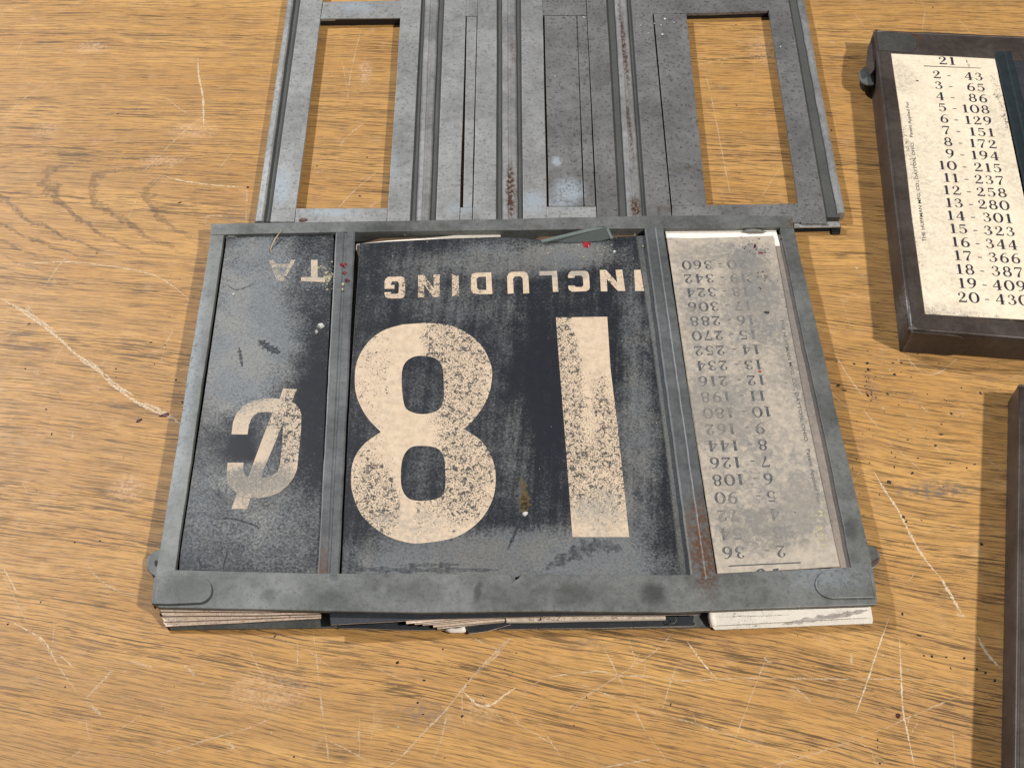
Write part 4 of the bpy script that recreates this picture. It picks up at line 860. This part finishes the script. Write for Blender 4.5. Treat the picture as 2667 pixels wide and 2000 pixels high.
quad('slot_strip_end', 1213, 1244, 1199, 1230, 540.6, YB, 3.2, ZB - .05, M_back, amp=0)
quad('panel', 1245, 1294, 1232, 1292, YT, YB, 3.4, ZB, M_back)
quad('groove', 1291, 1311, 1289, 1312, YT, YB, .6, 4.2, M_groove, bevel=0)
rail('rail', 1308, 1343, 1309, 1348, RP, M_rail)
quad('groove', 1341, 1360, 1345, 1366, YT, YB, .6, 4.2, M_groove, bevel=0)
quad('panel', 1357, 1413, 1363, 1424.5, YT, YB, 3.4, ZB, M_back)
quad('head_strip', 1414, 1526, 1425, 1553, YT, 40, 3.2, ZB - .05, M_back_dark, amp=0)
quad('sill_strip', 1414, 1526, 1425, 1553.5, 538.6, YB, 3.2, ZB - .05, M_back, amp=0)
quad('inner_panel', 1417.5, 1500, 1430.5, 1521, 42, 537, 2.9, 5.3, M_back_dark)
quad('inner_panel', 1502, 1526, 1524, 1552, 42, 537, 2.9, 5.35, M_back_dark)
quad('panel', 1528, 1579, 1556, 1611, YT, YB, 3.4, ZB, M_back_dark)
quad('groove', 1576, 1604, 1608, 1637, YT, YB, .6, 4.2, M_groove, bevel=0)
rail('rail', 1601, 1631, 1634, 1672, RP, M_rail)
quad('groove', 1628, 1647, 1669, 1687, YT, YB, .6, 4.2, M_groove, bevel=0)
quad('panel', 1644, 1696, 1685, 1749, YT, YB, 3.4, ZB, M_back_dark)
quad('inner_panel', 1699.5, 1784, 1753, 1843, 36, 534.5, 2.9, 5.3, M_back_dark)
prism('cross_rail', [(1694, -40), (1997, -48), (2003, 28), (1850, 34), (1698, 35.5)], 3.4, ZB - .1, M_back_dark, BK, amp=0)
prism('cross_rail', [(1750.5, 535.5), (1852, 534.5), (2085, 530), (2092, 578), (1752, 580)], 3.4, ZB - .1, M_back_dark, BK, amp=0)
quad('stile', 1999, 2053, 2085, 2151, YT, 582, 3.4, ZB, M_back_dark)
quad('groove', 2051, 2080, 2148, 2188, YT, 566, .6, 4.2, M_groove, bevel=0)
rail('outer_lip', 2077, 2095, 2184, 2203, [(0, 1.0), (0, 5.0), (.2, 6.1), (.5, 6.3), (.85, 5.9), (1, 4.9), (1, .4)], M_rail, yb=556, jit=1.0)
prism('bottom_flange', [(2068, 578), (2187, 577), (2189, 590), (2068, 592)], 3.2, 4.4, M_back, BK, bevel=.2)
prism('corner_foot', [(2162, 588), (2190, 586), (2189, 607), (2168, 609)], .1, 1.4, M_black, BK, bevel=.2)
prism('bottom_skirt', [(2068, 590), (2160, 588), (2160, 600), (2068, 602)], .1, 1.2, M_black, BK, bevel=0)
prism('skirt', [(665, 565), (700, 565), (700, 580), (664, 580)], .2, 3.0, M_back, BK, bevel=0)
lump('paint_drip', 2068, 52, 3.0, .9, 3.6, .8, M_crumb, 'white paint drip in the right-hand groove of the rear frame', 'drip', seed=31, rot=.6)

# ------------------------------------------------------------------ right-hand box with the price card
BX = empty('price_box', P(2560, 500, 0), 'brown metal box with a cream price card headed 21 at the right', 'box')
ZX = 18.5
# walls and rims: outlines traced on the box top
TLc, BLc = (2277, 78), (2368, 858)
def wall(name, a, b, ztop, zbot, out, mat, n=10, parent=BX):
    """a vertical side between two picture points of its upper edge with a rolled top, leaning by out mm"""
    A, B = P(*a, ztop), P(*b, ztop); t = (B - A).normalized(); s = Vector((t.y, -t.x, 0))
    prof = [(-2.2, ztop), (-.9, ztop + .05), (-.3, ztop - .25), (0, ztop - .8), (.15, ztop - 2), (.1, zbot + 1.2), (-.2, zbot), (-2.2, zbot)]
    vs = []
    for i in range(n + 1):
        p = A.lerp(B, i / n)
        for o_, z in prof: vs.append(Vector((p.x, p.y, z / 1000)) + s * (o_ * out / 1000))
    m = len(prof); fs = []
    for i in range(n):
        for k in range(m): fs.append((i * m + k, i * m + (k + 1) % m, (i + 1) * m + (k + 1) % m, (i + 1) * m + k))
    fs += [tuple(range(m)), tuple(range(n * m, n * m + m))]
    return link_mesh(name, vs, fs, mat, parent, smooth=True)
TRc = (2900, 104); BRc = (2960, 905)
prism('top_rim', [(2280, 80), (2470, 86), (2666, 96), (2900, 106), (2905, 165), (2600, 157), (2590, 152), (2317, 138), (2290, 136)], 17.0, ZX, M_box, BX, bevel=.4, amp=.6)
prism('side_rim', [(2283, 120), (2321, 138), (2345, 300), (2375, 560), (2410, 817), (2372, 855), (2352, 700), (2318, 400), (2290, 180)], 16.9, ZX - .05, M_box, BX, bevel=.5, amp=.5)
prism('bottom_rim', [(2366, 856), (2409, 817), (2530, 826), (2666, 836), (2960, 858), (2965, 912), (2666, 880), (2480, 866)], 16.9, ZX + .02, M_box, BX, bevel=.5, amp=.5)
wall('side_wall', TLc, BLc, ZX, .3, 1.0, M_box)
wall('front_wall', BLc, BRc, ZX, .3, 1.0, M_box)
wall('rear_wall', TRc, TLc, ZX, .3, 1.0, M_box)
prism('box_floor', [(2300, 150), (2900, 170), (2950, 830), (2400, 815)], 1.0, 2.0, M_box, BX, bevel=0)
prism('corner_tab', [(2282, 84)] + arc(2362, 113, 26, 25, -80, 75, 12) + [(2330, 134), (2290, 131)], ZX - .1, ZX + .5, M_box_tab, BX, bevel=.35)
# rounded tab let down over the front wall
Af, Bf = P(*BLc, ZX), P(*BRc, ZX); tf = (Bf - Af).normalized(); sf = Vector((tf.y, -tf.x, 0))
vs = []; outl = []
for (u_, z_) in [(1.0, 17.4), (20, 17.4), (25, 17.0)] + [(25 + 7.5 * math.sin(math.radians(a)), 8.6 + 8.0 * math.cos(math.radians(a))) for a in range(20, 181, 20)] + [(1.0, .5)]: outl.append((u_, z_))
for off in (.02, .75):
    for u_, z_ in outl: vs.append(Vector((Af.x, Af.y, 0)) + tf * u_ / 1000 + sf * off / 1000 + Vector((0, 0, z_ / 1000)))
m_ = len(outl)
link_mesh('wall_tab', vs, [tuple(range(m_)), tuple(range(m_, 2 * m_))] + [(k, (k + 1) % m_, m_ + (k + 1) % m_, m_ + k) for k in range(m_)], M_box, BX, bevel=.25)
# lug on the left side
lg = prism('hanging_lug', arc(2268, 196, 31, 26, 75, 285, 14), 9.5, 10.8, M_frame, BX, bevel=.3)
prism('lug_shade', arc(2268, 204, 25, 24, 80, 280, 12), 3.5, 8.2, M_black, lg, bevel=.3)  # black block paints the shadow below the lug
prism('wall_wing', [(2276, 84), (2283, 130), (2278, 180), (2264, 196), (2257, 170), (2262, 120)], 13.2, 15.5, M_box, BX, bevel=.3)
# cream card, green-black divider and the dark card beyond
pb = Plane((2407.9, 817.8), (2407.9 + 258, 817.8 + 18.2), (2317.5, 139.4), Z_BC)
TLb, TRb = P(2317.5, 139.4, Z_BC), P(2591.7, 153.9, Z_BC); BLb = P(2407.9, 817.8, Z_BC)
wv = TRb - TLb; BRb = BLb + wv
vs = [TLb, TRb, BRb, BLb]; vs = vs + [v - Vector((0, 0, .0006)) for v in vs]
CB = link_mesh('price_card', vs, [(0, 1, 2, 3), (7, 6, 5, 4), (0, 4, 5, 1), (1, 5, 6, 2), (2, 6, 7, 3), (3, 7, 4, 0)], M_paper_b)
tag(CB, 'spotted cream price card headed 21 lying in the right-hand box', 'card')
pb.o = BLb.copy(); pb.u = wv.normalized(); pb.v = (TLb - BLb).normalized(); pb.w = wv.length * 1000; pb.h = (TLb - BLb).length * 1000
vals = [43, 65, 86, 108, 129, 151, 172, 194, 215, 237, 258, 280, 301, 323, 344, 366, 387, 409, 430]
va = pb.local(2443, 205)[1]; vb = pb.local(2530, 789)[1]
u_i = pb.local(2451, 200)[0]; u_v = pb.local(2559, 200)[0]; u_i2 = pb.local(2551, 780)[0]; u_v2 = pb.local(2681, 790)[0]
ud1 = pb.local(2464, 195)[0]; ud2 = pb.local(2563, 780)[0]
for i, v_ in enumerate(vals):
    s = i / 18.0; v = va + (vb - va) * s; h = .74 * abs(va - vb) / 18; wf = 1.06; tr = .145
    ti, tv = str(i + 2), str(v_)
    ui = u_i + (u_i2 - u_i) * s; uv_ = u_v + (u_v2 - u_v) * s
    write_row(pb, [(ti, ui - text_w(ti, h, wf, tr), v, h, wf, tr), ('-', ud1 + (ud2 - ud1) * s, v, h, 1.1, 0), (tv, uv_ - text_w(tv, h, wf, tr), v, h, wf, tr)], M_ink, CB, .05)
vh = pb.local(2460, 169)[1]; uh = pb.local(2449, 168)[0]
write_row(pb, [('21', uh - 1, vh, 7.6, 1.12, .10)], M_ink, CB, .05)
write_row(pb, [('1', pb.local(2515, 160)[0], vh + 2.8, 2.7, 1.0, 0), ('2', pb.local(2519, 172)[0], vh - .6, 2.4, 1.1, 0)], M_ink, CB, .05)
g_ = lambda x, y: P(x, y, Z_BC + .05)
link_mesh('rule', [g_(2406, 171.5), g_(2554, 177.5), g_(2554, 179), g_(2406, 173.5)], [(0, 1, 2, 3)], M_ink, CB)
ua_, va_ = pb.local(2412, 630); ub_, vb_ = pb.local(2366, 265)
small_text('THE HUFFMAN MFG. CO., DAYTON, OHIO.   Patent Applied For', pb, ua_, va_, math.hypot(ub_ - ua_, vb_ - va_), 1.9, math.degrees(math.atan2(vb_ - va_, ub_ - ua_)), M_ink, CB, .05)
ribbon('divider', (2592, 136), (2634, 134), (2750, 860), (2800, 860), [(0, 17.5), (0, 18.8), (.08, 19.2), (.42, 19.2), (.5, 18.8), (.58, 18.8), (.66, 19.3), (.94, 19.2), (1, 18.7), (1, 17.5)], 19.0, M_green, BX, n=30, jit=1.0)
dk = prism('price_card', [(2628, 158), (2900, 170), (2950, 850), (2780, 842)], 17.4, 18.0, [M_navy_under, M_edge_card], None, side=1, bevel=.05)
tag(dk, 'dark scratched card right of the green-black divider in the right-hand box', 'card')

# ------------------------------------------------------------------ second box, cut by the right edge of the picture
B2 = empty('price_box', P(2720, 1500, 0), 'dark brown metal box at the lower right edge of the table', 'box')
ZY = 17.0
a_, b_ = (2655, 1000), (2640, 2150)
wall('side_wall', a_, b_, ZY, .3, 1.0, M_box, parent=B2)
wall('rear_wall', (2960, 1000), a_, ZY, .3, 1.0, M_box, parent=B2)
prism('side_rim', [(2657, 1003), (2700, 1040), (2695, 2150), (2643, 2150)], 15, ZY - .02, M_box, B2, bevel=.5)
prism('top_rim', [(2660, 1002), (2960, 1003), (2960, 1060), (2700, 1058)], 15, ZY + .02, M_box, B2, bevel=.4)
prism('box_floor', [(2670, 1040), (2960, 1040), (2960, 2150), (2660, 2150)], 7, 8, M_box, B2, bevel=0)
